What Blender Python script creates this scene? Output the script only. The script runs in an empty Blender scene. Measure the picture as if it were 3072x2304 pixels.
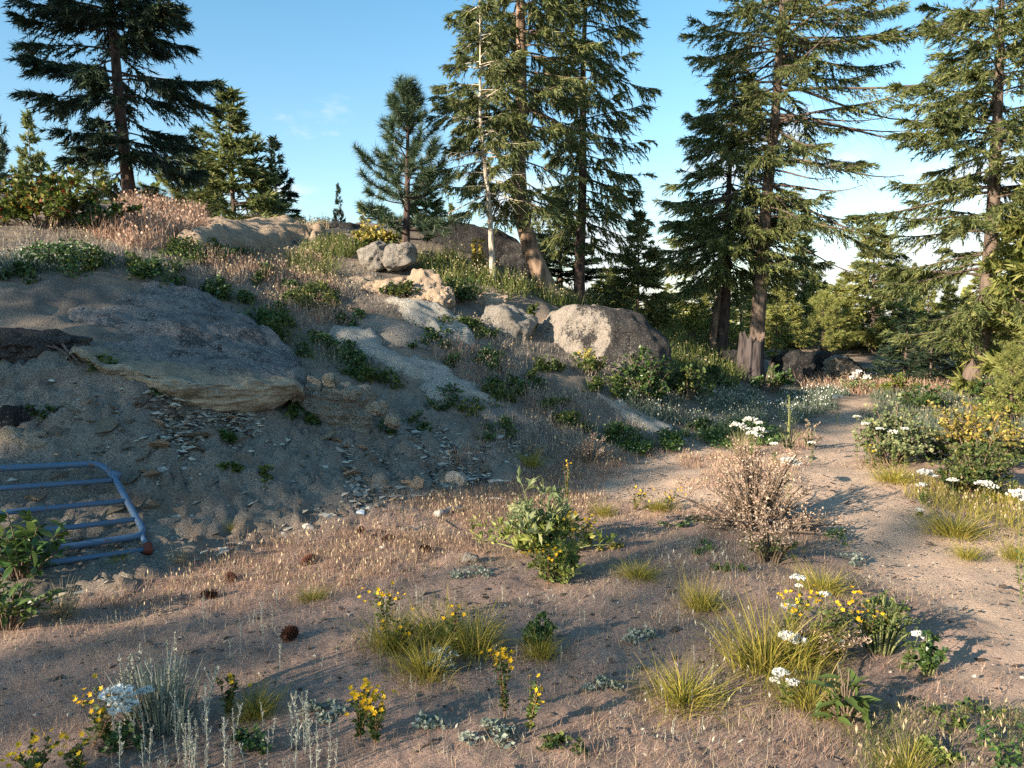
import bpy, math, random
import numpy as np
from mathutils import Vector

# ------------------------------------------------------------------ camera, sky, sun, exposure
S = bpy.context.scene
C = S.collection
F = 769.0                       # focal length in pixels of a 1024 wide frame
PITCH = math.atan(60.0 / F)
CAMZ = 1.6
cd = bpy.data.cameras.new('camera'); cam = bpy.data.objects.new('camera', cd); C.objects.link(cam)
cam.location = (0, 0, CAMZ); cam.rotation_euler = (math.pi / 2 - PITCH, 0, 0)
cd.sensor_width = 36; cd.lens = F / 1024 * 36; cd.clip_end = 3000; cd.clip_start = 0.05
S.camera = cam

SUN_EL = math.radians(17.0)
SUN_H = np.array([-0.78, -0.62]); SUN_H = SUN_H / np.linalg.norm(SUN_H)
SUNDIR = np.array([SUN_H[0] * math.cos(SUN_EL), SUN_H[1] * math.cos(SUN_EL), math.sin(SUN_EL)])
sl = bpy.data.lights.new('sun', 'SUN'); sl.energy = 4.9; sl.angle = math.radians(0.55); sl.color = (1.0, 0.86, 0.68)
sun = bpy.data.objects.new('sun', sl); C.objects.link(sun)
sun.rotation_euler = Vector(SUNDIR).to_track_quat('Z', 'Y').to_euler()
sun.location = (-30, -20, 30)

W = bpy.data.worlds.new('World'); S.world = W; W.use_nodes = True
nt = W.node_tree; nt.nodes.clear()
def wn(t, **k):
    n = nt.nodes.new(t)
    for a, b in k.items(): setattr(n, a, b)
    return n
wo = wn('ShaderNodeOutputWorld'); bg = wn('ShaderNodeBackground'); sky = wn('ShaderNodeTexSky')
sky.sky_type = 'NISHITA'; sky.sun_disc = False; sky.sun_elevation = SUN_EL
sky.sun_rotation = math.atan2(SUN_H[0], SUN_H[1]); sky.altitude = 800; sky.air_density = 1.3; sky.dust_density = 1.0; sky.ozone_density = 1.5
bg.inputs['Strength'].default_value = 0.108
# thin clouds: white patches low over the horizon all round, a few wisps higher up
tc = wn('ShaderNodeTexCoord'); sep = wn('ShaderNodeSeparateXYZ'); nt.links.new(tc.outputs['Generated'], sep.inputs[0])
def wmath(op, a, b=None, clamp=False):
    n = wn('ShaderNodeMath', operation=op, use_clamp=clamp)
    for i, v in enumerate((a, b)):
        if v is None: continue
        if isinstance(v, (int, float)): n.inputs[i].default_value = v
        else: nt.links.new(v, n.inputs[i])
    return n.outputs[0]
mp = wn('ShaderNodeMapping'); mp.inputs['Scale'].default_value = (1, 1, 2.6); mp.inputs['Location'].default_value = (0.35, 0.1, 0.0)
nt.links.new(tc.outputs['Generated'], mp.inputs['Vector'])
cn = wn('ShaderNodeTexNoise'); cn.inputs['Scale'].default_value = 5.0; cn.inputs['Detail'].default_value = 7; cn.inputs['Roughness'].default_value = 0.58
nt.links.new(mp.outputs[0], cn.inputs['Vector'])
low = wn('ShaderNodeMapRange', interpolation_type='SMOOTHSTEP'); low.inputs['From Min'].default_value = 0.36; low.inputs['From Max'].default_value = 0.02
nt.links.new(sep.outputs['Z'], low.inputs['Value'])
thr = wmath('SUBTRACT', 0.69, wmath('MULTIPLY', low.outputs[0], 0.34))
cl = wn('ShaderNodeMapRange', interpolation_type='SMOOTHSTEP')
nt.links.new(cn.outputs['Fac'], cl.inputs['Value']); nt.links.new(thr, cl.inputs['From Min'])
nt.links.new(wmath('ADD', thr, 0.16), cl.inputs['From Max'])
skyc = wn('ShaderNodeMix', data_type='RGBA', blend_type='MULTIPLY'); skyc.inputs[0].default_value = 1.0
tint = wn('ShaderNodeValToRGB'); e_ = tint.color_ramp.elements; e_[0].position = 0.05; e_[0].color = (0.84, 0.90, 0.98, 1); e_[1].position = 0.42; e_[1].color = (0.50, 0.82, 0.93, 1)
nt.links.new(sep.outputs['Z'], tint.inputs[0])
nt.links.new(sky.outputs[0], skyc.inputs[6]); nt.links.new(tint.outputs[0], skyc.inputs[7])
mx = wn('ShaderNodeMix', data_type='RGBA'); nt.links.new(wmath('MULTIPLY', cl.outputs[0], 0.75), mx.inputs[0])
nt.links.new(skyc.outputs[2], mx.inputs[6]); mx.inputs[7].default_value = (3.9, 4.0, 4.2, 1)
nt.links.new(mx.outputs[2], bg.inputs['Color']); nt.links.new(bg.outputs[0], wo.inputs['Surface'])

S.view_settings.view_transform = 'Standard'; S.view_settings.look = 'None'
S.view_settings.exposure = 1.4; S.view_settings.gamma = 1.0; S.view_settings.use_curve_mapping = False
S.render.engine = 'CYCLES'
S.cycles.max_bounces = 6; S.cycles.diffuse_bounces = 3; S.cycles.transparent_max_bounces = 4
S.cycles.use_adaptive_sampling = False
try: S.cycles.use_denoising = False
except Exception: pass

# ------------------------------------------------------------------ helpers
def lin(r, g, b):
    f = lambda c: (c / 255 / 12.92) if c / 255 <= 0.04045 else ((c / 255 + 0.055) / 1.055) ** 2.4
    return (f(r), f(g), f(b), 1.0)

def pdir(px, py):
    a = (np.asarray(px, float) - 512) / F; b = (384 - np.asarray(py, float)) / F
    cp, sp = math.cos(PITCH), math.sin(PITCH)
    return np.stack([a, cp + b * sp, -sp + b * cp], -1)
def at(px, py, D):
    d = pdir(px, py); d = d / d[..., 1:2]
    return d * np.asarray(D, float)[..., None] + np.array([0, 0, CAMZ])

def _h(ix, iy, iz, seed):
    n = (ix.astype(np.int64) * 374761393 + iy.astype(np.int64) * 668265263 + iz.astype(np.int64) * 2147483647 + seed * 1274126177) & 0xFFFFFFFF
    n = ((n ^ (n >> 13)) * 1274126177) & 0xFFFFFFFF
    n = ((n ^ (n >> 16)) * 2246822519) & 0xFFFFFFFF
    return ((n ^ (n >> 15)) & 0xFFFFFF) / float(0xFFFFFF)
def vnoise(P, seed=0):
    P = np.asarray(P, float); i = np.floor(P).astype(np.int64); f = P - i; f = f * f * f * (f * (f * 6 - 15) + 10)
    r = 0
    for dx in (0, 1):
        for dy in (0, 1):
            for dz in (0, 1):
                w = (f[:, 0] if dx else 1 - f[:, 0]) * (f[:, 1] if dy else 1 - f[:, 1]) * (f[:, 2] if dz else 1 - f[:, 2])
                r = r + w * _h(i[:, 0] + dx, i[:, 1] + dy, i[:, 2] + dz, seed)
    return r * 2 - 1
def fbm(P, octv=4, seed=0, gain=0.5):
    r = 0; a = 1.0; s = 1.0
    for o in range(octv):
        r = r + a * vnoise(P * s + o * 17.3, seed + o); a *= gain; s *= 2.03
    return r

def mesh(name, V, faces, mats, midx=None, smooth=False, attrs=None):
    """faces: list of (n,k) int arrays"""
    me = bpy.data.meshes.new(name)
    V = np.ascontiguousarray(V, dtype=np.float32)
    me.vertices.add(len(V)); me.vertices.foreach_set('co', V.ravel())
    lv = np.concatenate([f.ravel() for f in faces]).astype(np.int32)
    cnt = np.concatenate([np.full(len(f), f.shape[1], np.int32) for f in faces])
    st = np.concatenate([[0], np.cumsum(cnt)[:-1]]).astype(np.int32)
    me.loops.add(len(lv)); me.loops.foreach_set('vertex_index', lv)
    me.polygons.add(len(cnt)); me.polygons.foreach_set('loop_start', st)
    if midx is not None: me.polygons.foreach_set('material_index', np.asarray(midx, np.int32))
    me.polygons.foreach_set('use_smooth', np.full(len(cnt), bool(smooth)))
    if attrs:
        for k, v in attrs.items():
            a = me.attributes.new(k, 'FLOAT', 'POINT'); a.data.foreach_set('value', np.asarray(v, np.float32))
    for m in (mats if isinstance(mats, (list, tuple)) else [mats]): me.materials.append(m)
    me.update(calc_edges=True)
    return me
def link(name, me, parent=None, loc=None):
    o = bpy.data.objects.new(name, me); C.objects.link(o)
    if parent is not None: o.parent = parent
    if loc is not None: o.location = loc
    return o
def tag(o, label=None, cat=None, group=None, kind=None):
    if label: o['label'] = label
    if cat: o['category'] = cat
    if group: o['group'] = group
    if kind: o['kind'] = kind
    return o
def thing(name, label, cat, loc=(0, 0, 0), rz=0.0, group=None, scale=1.0):
    o = bpy.data.objects.new(name, None); C.objects.link(o); o.empty_display_size = 0.2
    o.location = loc; o.rotation_euler = (0, 0, rz)
    o.scale = (scale,) * 3 if isinstance(scale, (int, float)) else scale
    return tag(o, label, cat, group)
def dup(root, loc, rz, label=None, scale=None, cat=None, group=None):
    r = root.copy(); C.objects.link(r); r.location = loc
    r.rotation_euler = (0, 0, rz)
    if scale is not None: r.scale = (scale,) * 3 if isinstance(scale, (int, float)) else scale
    for ch in list(root.children):
        c = ch.copy(); C.objects.link(c); c.parent = r
        for g in ch.children:
            d = g.copy(); C.objects.link(d); d.parent = c
    return tag(r, label, cat, group)

def unit(v): return v / (np.linalg.norm(v, axis=-1, keepdims=True) + 1e-9)
class MB:
    """collects shapes for one mesh"""
    def __init__(s): s.V = []; s.Q = []; s.T = []; s.qm = []; s.tm = []; s.n = 0
    def add(s, V, Q=None, T=None, m=0):
        V = np.asarray(V, float)
        if Q is not None and len(Q): s.Q.append(np.asarray(Q) + s.n); s.qm.append(np.full(len(Q), m))
        if T is not None and len(T): s.T.append(np.asarray(T) + s.n); s.tm.append(np.full(len(T), m))
        s.V.append(V); s.n += len(V)
    def tube(s, P, R, k=6, m=0, cap=True):
        P = np.asarray(P, float); n = len(P); R = np.broadcast_to(np.asarray(R, float), (n,))
        T = np.gradient(P, axis=0); T /= np.linalg.norm(T, axis=1)[:, None] + 1e-9
        ref = np.array([0, 0, 1.0]) if abs(T[:, 2]).mean() < 0.8 else np.array([1.0, 0, 0])
        U = np.cross(T, ref); U /= np.linalg.norm(U, axis=1)[:, None] + 1e-9; Wv = np.cross(T, U)
        a = np.linspace(0, 2 * np.pi, k, endpoint=False)
        V = P[:, None] + R[:, None, None] * (np.cos(a)[None, :, None] * U[:, None] + np.sin(a)[None, :, None] * Wv[:, None])
        V = V.reshape(-1, 3)
        i = np.arange(n - 1)[:, None] * k; j = np.arange(k)[None]; j2 = (j + 1) % k
        Q = np.stack([i + j, i + j2, i + k + j2, i + k + j], -1).reshape(-1, 4)
        Tt = None
        if cap:
            V = np.vstack([V, P[0], P[-1]]); c0 = n * k; c1 = c0 + 1; jj = np.arange(k); jj2 = (jj + 1) % k
            Tt = np.concatenate([np.stack([np.full(k, c0), jj2, jj], -1), np.stack([np.full(k, c1), (n - 1) * k + jj, (n - 1) * k + jj2], -1)])
        s.add(V, Q, Tt, m)
    def tubes(s, P, R, k=3, m=0):
        """many tubes: P (N,n,3), R (N,n)"""
        N, n, _ = P.shape
        T = np.gradient(P, axis=1); T /= np.linalg.norm(T, axis=2)[..., None] + 1e-9
        ref = np.array([0.31, 0.17, 0.94])
        U = np.cross(T, ref); U /= np.linalg.norm(U, axis=2)[..., None] + 1e-9; Wv = np.cross(T, U)
        a = np.linspace(0, 2 * np.pi, k, endpoint=False)
        V = P[:, :, None] + R[:, :, None, None] * (np.cos(a)[:, None] * U[:, :, None] + np.sin(a)[:, None] * Wv[:, :, None])
        b = (np.arange(N) * n * k)[:, None, None]; i = (np.arange(n - 1) * k)[None, :, None]; j = np.arange(k)[None, None]; j2 = (j + 1) % k
        Q = np.stack([b + i + j, b + i + j2, b + i + k + j2, b + i + k + j], -1).reshape(-1, 4)
        s.add(V.reshape(-1, 3), Q, None, m)
    def cards(s, P, A, L, Wd, rng, m=0, nrm=None, fold=0.0):
        """diamond leaves from P along unit A"""
        N = len(P); r = rng.normal(size=(N, 3)) if nrm is None else nrm
        U = np.cross(A, r); U /= np.linalg.norm(U, axis=1)[:, None] + 1e-9
        L = np.broadcast_to(L, (N,))[:, None]; Wd = np.broadcast_to(Wd, (N,))[:, None]
        mid = P + A * L * 0.45
        up = np.cross(U, A) * fold * Wd
        V = np.stack([P, mid + U * Wd + up, P + A * L, mid - U * Wd + up], 1).reshape(-1, 3)
        s.add(V, np.arange(N * 4).reshape(N, 4), None, m)
    def needles(s, P, A, L, Wd, rng, m=0):
        """slim pointed slivers, one triangle each"""
        N = len(P); U = unit(np.cross(A, rng.normal(size=(N, 3))))
        L = np.broadcast_to(L, (N,))[:, None]; Wd = np.broadcast_to(Wd, (N,))[:, None]
        V = np.stack([P - U * Wd, P + U * Wd, P + A * L], 1).reshape(-1, 3)
        s.add(V, None, np.arange(N * 3).reshape(N, 3), m)
    def blades(s, P, Dv, L, Wd, bend, rng, seg=3, m=0):
        """grass blades: base P, unit horizontal-ish lean Dv (N,3), length, width, bend"""
        N = len(P); t = np.linspace(0, 1, seg + 1)
        L = np.broadcast_to(L, (N,)); Wd = np.broadcast_to(Wd, (N,)); bend = np.broadcast_to(bend, (N,))
        hor = Dv.copy(); hor[:, 2] = 0; hor /= np.linalg.norm(hor, axis=1)[:, None] + 1e-9
        a0 = np.arctan2(np.linalg.norm(Dv[:, :2], axis=1), Dv[:, 2])      # lean from vertical
        pts = [P]; 
        for i in range(seg):
            ang = a0 + bend * (t[i + 1]) 
            step = (np.sin(ang)[:, None] * hor + np.cos(ang)[:, None] * np.array([0, 0, 1.0])) * (L / seg)[:, None]
            pts.append(pts[-1] + step)
        ax = rng.uniform(0, 2 * np.pi, N)
        U = np.stack([np.cos(ax), np.sin(ax), np.zeros(N)], -1)
        V = []
        for i in range(seg):
            w = (Wd * (1 - t[i]) ** 0.6)[:, None]
            V += [pts[i] - U * w, pts[i] + U * w]
        V.append(pts[-1])
        V = np.stack(V, 1); k = 2 * seg + 1; b = (np.arange(N) * k)[:, None]
        Q = np.concatenate([b + np.array([[2 * i, 2 * i + 1, 2 * i + 3, 2 * i + 2]]) for i in range(seg - 1)]) if seg > 1 else None
        T = b + np.array([[2 * seg - 2, 2 * seg - 1, 2 * seg]])
        s.add(V.reshape(-1, 3), Q, T, m)
    def build(s, name, mats, smooth=False):
        fs = []; mi = []
        if s.Q: fs.append(np.concatenate(s.Q)); mi.append(np.concatenate(s.qm))
        if s.T: fs.append(np.concatenate(s.T)); mi.append(np.concatenate(s.tm))
        return mesh(name, np.concatenate(s.V), fs, mats, np.concatenate(mi), smooth)

# ------------------------------------------------------------------ materials
def newmat(name):
    m = bpy.data.materials.new(name); m.use_nodes = True; t = m.node_tree; t.nodes.clear()
    o = t.nodes.new('ShaderNodeOutputMaterial')
    return m, t, o
class N:
    def __init__(s, t): s.t = t
    def n(s, typ, ins=None, **k):
        x = s.t.nodes.new(typ)
        for a, b in k.items(): setattr(x, a, b)
        if ins:
            for key, v in ins.items():
                i = x.inputs[key]
                if hasattr(v, 'links') or hasattr(v, 'is_output'): s.t.links.new(v, i)
                else: i.default_value = v
        return x
    def pos(s):
        return s.n('ShaderNodeTexCoord').outputs['Object']
    def wpos(s):
        return s.n('ShaderNodeNewGeometry').outputs['Position']
    def noise(s, vec, scale, det=4, rough=0.55, dist=0.0):
        return s.n('ShaderNodeTexNoise', {'Vector': vec, 'Scale': scale, 'Detail': det, 'Roughness': rough, 'Distortion': dist}).outputs['Fac']
    def voro(s, vec, scale, feature='F1', out='Distance'):
        return s.n('ShaderNodeTexVoronoi', {'Vector': vec, 'Scale': scale}, feature=feature).outputs[out]
    def ramp(s, fac, stops):
        r = s.n('ShaderNodeValToRGB', {'Fac': fac}); e = r.color_ramp.elements
        while len(e) < len(stops): e.new(0.5)
        for i, (p, c) in enumerate(stops): e[i].position = p; e[i].color = c if len(c) == 4 else (*c, 1)
        return r.outputs[0]
    def mix(s, fac, a, b, blend='MIX'):
        x = s.n('ShaderNodeMix', data_type='RGBA', blend_type=blend)
        for i, v in ((0, fac), (6, a), (7, b)):
            if hasattr(v, 'links'): s.t.links.new(v, x.inputs[i])
            else: x.inputs[i].default_value = v
        return x.outputs[2]
    def math(s, op, a, b=0.0, clamp=False):
        x = s.n('ShaderNodeMath', operation=op, use_clamp=clamp)
        for i, v in enumerate((a, b)):
            if hasattr(v, 'links'): s.t.links.new(v, x.inputs[i])
            else: x.inputs[i].default_value = v
        return x.outputs[0]
    def step(s, v, lo, hi):
        return s.n('ShaderNodeMapRange', {'Value': v, 'From Min': lo, 'From Max': hi}, interpolation_type='SMOOTHSTEP').outputs[0]
    def attr(s, name):
        return s.n('ShaderNodeAttribute', attribute_name=name).outputs['Fac']
    def bump(s, h, strength, dist, prev=None):
        ins = {'Height': h, 'Strength': strength, 'Distance': dist}
        if prev is not None: ins['Normal'] = prev
        return s.n('ShaderNodeBump', ins).outputs[0]
    def isl(s): return s.n('ShaderNodeNewGeometry').outputs['Random Per Island']
    def orand(s): return s.n('ShaderNodeObjectInfo').outputs['Random']
    def bsdf(s, col, rough=0.8, nrm=None, spec=0.3, metal=0.0):
        ins = {'Base Color': col, 'Roughness': rough, 'Specular IOR Level': spec, 'Metallic': metal}
        if nrm is not None: ins['Normal'] = nrm
        return s.n('ShaderNodeBsdfPrincipled', ins).outputs[0]

def mat_leaf(name, stops, trans=0.25, spec=0.25, rough=0.55, var=0.25):
    m, t, o = newmat(name); n = N(t)
    col = n.ramp(n.isl(), stops)
    hsv = n.n('ShaderNodeHueSaturation', {'Color': col, 'Value': n.math('ADD', n.math('MULTIPLY', n.orand(), var), 1 - var / 2)})
    b = n.bsdf(hsv.outputs[0], rough, None, spec)
    tr = n.n('ShaderNodeBsdfTranslucent', {'Color': hsv.outputs[0]}).outputs[0]
    mxs = n.n('ShaderNodeMixShader', {'Fac': trans}); t.links.new(b, mxs.inputs[1]); t.links.new(tr, mxs.inputs[2])
    t.links.new(mxs.outputs[0], o.inputs[0]); return m
def mat_bark(name, c1, c2, scale=14.0, rough=0.9):
    m, t, o = newmat(name); n = N(t); p = n.pos()
    mp = n.n('ShaderNodeMapping', {'Vector': p, 'Scale': (1, 1, 0.22)}).outputs[0]
    v = n.voro(mp, scale); f = n.noise(mp, scale * 1.7, 5, 0.65); g = n.noise(p, 2.0, 3)
    k = n.math('ADD', n.math('MULTIPLY', v, 0.7), n.math('MULTIPLY', f, 0.6))
    col = n.mix(g, n.ramp(k, [(0.25, c1), (0.75, c2)]), n.ramp(k, [(0.3, tuple(x * 0.7 for x in c1[:3])), (0.8, c2)]))
    b = n.bsdf(col, rough, n.bump(k, 0.9, 0.03), 0.1)
    t.links.new(b, o.inputs[0]); return m
def mat_plain(name, c, rough=0.6, spec=0.3, var=0.15, nscale=30.0):
    m, t, o = newmat(name); n = N(t); p = n.pos()
    f = n.noise(p, nscale, 4)
    col = n.mix(f, tuple(x * (1 - var) for x in c[:3]) + (1,), tuple(min(1, x * (1 + var)) for x in c[:3]) + (1,))
    t.links.new(n.bsdf(col, rough, n.bump(f, 0.3, 0.004), spec), o.inputs[0]); return m

# foliage: dark needle green to olive and fresh yellow green
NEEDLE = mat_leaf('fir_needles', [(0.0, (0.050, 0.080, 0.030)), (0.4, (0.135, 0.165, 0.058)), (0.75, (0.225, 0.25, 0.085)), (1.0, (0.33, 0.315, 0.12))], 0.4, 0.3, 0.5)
NEEDLE_DK = mat_leaf('fir_needles_shaded', [(0.0, (0.014, 0.030, 0.020)), (0.5, (0.026, 0.050, 0.030)), (0.9, (0.055, 0.078, 0.036)), (1.0, (0.11, 0.11, 0.05))], 0.15, 0.3, 0.5)  # shaded copy of the needles: dark tone stands in for shade
NEEDLE_LT = mat_leaf('fir_needles_sunlit', [(0.0, (0.12, 0.16, 0.045)), (0.5, (0.29, 0.31, 0.09)), (1.0, (0.45, 0.40, 0.14))], 0.45, 0.25, 0.5)  # sunlit copy of the needles: sunlight put into the colour
PINEND = mat_leaf('pine_needles', [(0.0, (0.026, 0.050, 0.024)), (0.6, (0.050, 0.088, 0.042)), (1.0, (0.11, 0.135, 0.06))], 0.15, 0.4, 0.45)
BARK = mat_bark('fir_bark', lin(52, 45, 42), lin(112, 98, 88))
BARK_LT = mat_bark('pale_bark', lin(105, 95, 84), lin(190, 178, 160), 22)
BARK_RD = mat_bark('furrowed_bark', lin(62, 50, 44), lin(140, 118, 100), 9)
BARK_DK = mat_bark('dark_bark', lin(40, 34, 33), lin(88, 74, 68))
TWIG = mat_plain('twig_wood', lin(110, 95, 80), 0.85, 0.15)
# ------------------------------------------------------------------ the ground: one height field
CP = []   # control points x, y, z
def cpp(*rows):
    for px, py, D in rows: CP.append(at(px, py, D))
def cpw(*rows):
    for r in rows: CP.append(np.array(r, float))
cpw((-2, 0.5, 0), (0, 0.5, 0), (3, 0.5, 0), (6, 1, .05), (-1.5, 2.5, 0), (0, 3, 0), (2, 3, 0), (4, 3, .05), (-2.2, 3.9, 0.02), (0, 5, 0), (-1, 4.6, 0), (2.5, 5.5, 0), (4.5, 6, 0.03), (2, 7.8, 0.0),
    (3.4, 9.2, 0.06), (4.3, 9.3, 0.05), (4.6, 11.5, -0.10), (6.5, 8, 0.05), (9, 6, 0.1), (12, 10, 0.2), (12, 2, 0.1), (0, -6, 0), (6, -6, 0), (-4, -4, 0.1))
cpw((-4.2, 3.6, 0.25), (-6, 3, 0.9), (-8, 1, 1.0), (-7, 5, 1.6), (-10, 4, 2.1), (-10, 8, 2.9), (-14, 4, 2.5), (-14, 10, 3.5), (-20, 0, 2.2), (-22, 10, 3.6), (-18, 18, 4.0), (-12, -6, 1.0), (-25, -12, 1.6))
cpp((0, 450, 5.9), (0, 400, 6.3), (0, 345, 7.0), (0, 300, 8.2), (0, 270, 9.2), (0, 240, 10.5), (0, 205, 13), (0, 196, 16))
cpp((75, 590, 4.6), (75, 500, 5.55), (75, 420, 6.2), (75, 355, 6.9), (75, 300, 8.6), (75, 265, 9.6), (75, 240, 11.0), (75, 215, 13.5))
cpp((150, 565, 5.05), (150, 480, 5.95), (150, 410, 6.6), (150, 385, 6.95), (150, 335, 8.2), (150, 282, 9.6), (150, 262, 10.1), (150, 240, 11.8), (150, 222, 14), (140, 213, 15.5))
cpp((250, 543, 5.55), (250, 470, 6.5), (250, 420, 7.1), (250, 400, 7.4), (250, 350, 9.0), (250, 322, 9.9), (250, 290, 11), (250, 265, 12.5), (250, 250, 14.3), (240, 237, 16), (260, 224, 18))
cpp((350, 513, 6.3), (350, 460, 7.3), (350, 400, 8.4), (350, 360, 9.3), (350, 322, 10.6), (350, 297, 12), (350, 265, 13.7), (350, 245, 15.4), (350, 228, 17.5))
cpp((450, 487, 7.4), (450, 440, 8.4), (450, 400, 9.2), (450, 360, 10.2), (450, 330, 11.4), (450, 300, 13), (450, 272, 14.6), (450, 255, 16), (450, 236, 18))
cpp((550, 466, 8.7), (550, 430, 9.6), (550, 390, 10.8), (550, 350, 12.4), (550, 312, 14.2), (550, 298, 15.6), (560, 290, 18))
cpp((620, 450, 9.8), (620, 420, 10.7), (620, 385, 12.1), (620, 352, 14), (620, 332, 17))
cpp((690, 435, 11.1), (690, 410, 12.5), (690, 380, 14.7), (690, 352, 18), (690, 340, 22))
cpp((760, 420, 12.9), (760, 402, 15.2), (760, 377, 19), (760, 362, 24))
cpp((860, 400, 16.5), (860, 384, 20), (860, 372, 26), (980, 396, 16.6), (980, 384, 21), (1010, 460, 9.2))
cpw((-12, 26, 3.5), (-5, 26, 3.3), (0, 27, 2.3), (5, 28, 1.4), (14, 28, 0.5), (22, 22, .3), (-25, 30, 3.8), (-30, 55, 2.0), (-10, 50, 2.0), (5, 50, 0.8), (20, 50, 0), (45, 45, -0.5), (45, 10, 0.2), (30, -20, 0.2), (0, -35, 0.3), (-45, 20, 3.5), (-45, -30, 2))
CP = np.array(CP)
def _U(r2):
    return np.where(r2 > 1e-12, 0.5 * r2 * np.log(np.maximum(r2, 1e-12)), 0.0)
_n = len(CP); _X = CP[:, :2]
_K = _U(((_X[:, None] - _X[None]) ** 2).sum(-1)) + np.eye(_n) * 0.25
_A = np.zeros((_n + 3, _n + 3)); _A[:_n, :_n] = _K; _A[:_n, _n] = 1; _A[:_n, _n + 1:] = _X; _A[_n:, :_n] = _A[:_n, _n:].T
_w = np.linalg.solve(_A, np.concatenate([CP[:, 2], np.zeros(3)]))
def Hbase(x, y):
    x = np.atleast_1d(np.asarray(x, float)); y = np.atleast_1d(np.asarray(y, float)); out = np.empty(len(x))
    for s in range(0, len(x), 20000):
        P = np.stack([x[s:s + 20000], y[s:s + 20000]], -1)
        k = _U(((P[:, None] - _X[None]) ** 2).sum(-1))
        out[s:s + 20000] = k @ _w[:_n] + _w[_n] + P @ _w[_n + 1:]
    r = np.hypot(x, y); t = np.clip((r - 40) / 35, 0, 1); t = t * t * (3 - 2 * t)
    return out * (1 - t) + (-3.0 - 0.006 * np.maximum(r - 75, 0)) * t
def H(x, y):
    x = np.atleast_1d(np.asarray(x, float)); y = np.atleast_1d(np.asarray(y, float))
    z = Hbase(x, y); P = np.stack([x, y, np.zeros_like(x)], -1)
    hill = np.clip(z / 0.6, 0, 1); rr = np.hypot(x, y)
    z = z + fbm(P * 0.9, 3, 5) * (0.035 + 0.05 * hill) + fbm(P * 5.0, 3, 9) * (0.010 + 0.02 * hill) + fbm(P * 28.0, 2, 3) * 0.005 * (rr < 14)
    return z
_Ds = np.geomspace(1.6, 60, 420)
def ground(px, py):
    """where the line of sight through a pixel meets the ground: (N,3)"""
    px = np.atleast_1d(np.asarray(px, float)); py = np.atleast_1d(np.asarray(py, float)); out = np.empty((len(px), 3))
    for s in range(0, len(px), 400):
        a, b = px[s:s + 400], py[s:s + 400]
        d = pdir(a, b); d = d / d[:, 1:2]
        P = d[:, None] * _Ds[None, :, None] + np.array([0, 0, CAMZ])
        h = Hbase(P[..., 0].ravel(), P[..., 1].ravel()).reshape(P.shape[:2])
        below = P[..., 2] < h; i = np.argmax(below, 1); none = ~below.any(1)
        i = np.clip(i, 1, len(_Ds) - 1); r = np.arange(len(a))
        g0 = P[r, i - 1, 2] - h[r, i - 1]; g1 = P[r, i, 2] - h[r, i]; f = np.clip(g0 / (g0 - g1 + 1e-12), 0, 1)
        D = _Ds[i - 1] * (1 - f) + _Ds[i] * f
        D = np.where(none, 20.0, D)
        out[s:s + 400] = d * D[:, None] + np.array([0, 0, CAMZ])
    out[:, 2] = H(out[:, 0], out[:, 1])
    return out
def g1(px, py): return ground([px], [py])[0]
def gz(x, y): return float(H([x], [y])[0])
def inpoly(x, y, poly):
    poly = np.asarray(poly, float); r = np.zeros(len(x), bool); j = len(poly) - 1
    for i in range(len(poly)):
        xi, yi = poly[i]; xj, yj = poly[j]
        c = ((yi > y) != (yj > y)) & (x < (xj - xi) * (y - yi) / (yj - yi + 1e-12) + xi); r ^= c; j = i
    return r
def polydist(x, y, poly):
    poly = np.asarray(poly, float); d = np.full(len(x), 1e9)
    for i in range(len(poly)):
        a = poly[i]; b = poly[(i + 1) % len(poly)]; ab = b - a
        t = np.clip(((x - a[0]) * ab[0] + (y - a[1]) * ab[1]) / (ab @ ab + 1e-12), 0, 1)
        d = np.minimum(d, np.hypot(x - a[0] - t * ab[0], y - a[1] - t * ab[1]))
    return np.where(inpoly(x, y, poly), d, -d)
def gpoly(pts, sub=4):
    p = np.array(pts, float); q = []
    for i in range(len(p)):
        for t in range(sub): q.append(p[i] + (p[(i + 1) % len(p)] - p[i]) * t / sub)
    q = np.array(q); return ground(q[:, 0], q[:, 1])[:, :2]

PATH = gpoly([(575, 492), (640, 455), (692, 440), (745, 438), (792, 452), (806, 440), (826, 420), (846, 404), (866, 398), (874, 408), (866, 440), (872, 470), (905, 490), (960, 520), (1060, 570), (1200, 690), (1060, 760), (1000, 700), (930, 610), (890, 575), (840, 555), (800, 520), (740, 505), (660, 505)])
BANK = gpoly([(-60, 352), (60, 350), (120, 378), (200, 398), (300, 398), (350, 392), (420, 402), (480, 420), (540, 440), (560, 455), (500, 474), (450, 487), (350, 514), (250, 544), (150, 568), (60, 596), (-60, 640)])
FORE = gpoly([(-80, 640), (60, 598), (150, 570), (250, 546), (350, 516), (450, 489), (560, 462), (640, 452), (692, 436), (800, 420), (1060, 430), (1200, 700), (1200, 900), (-200, 900)])

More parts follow.
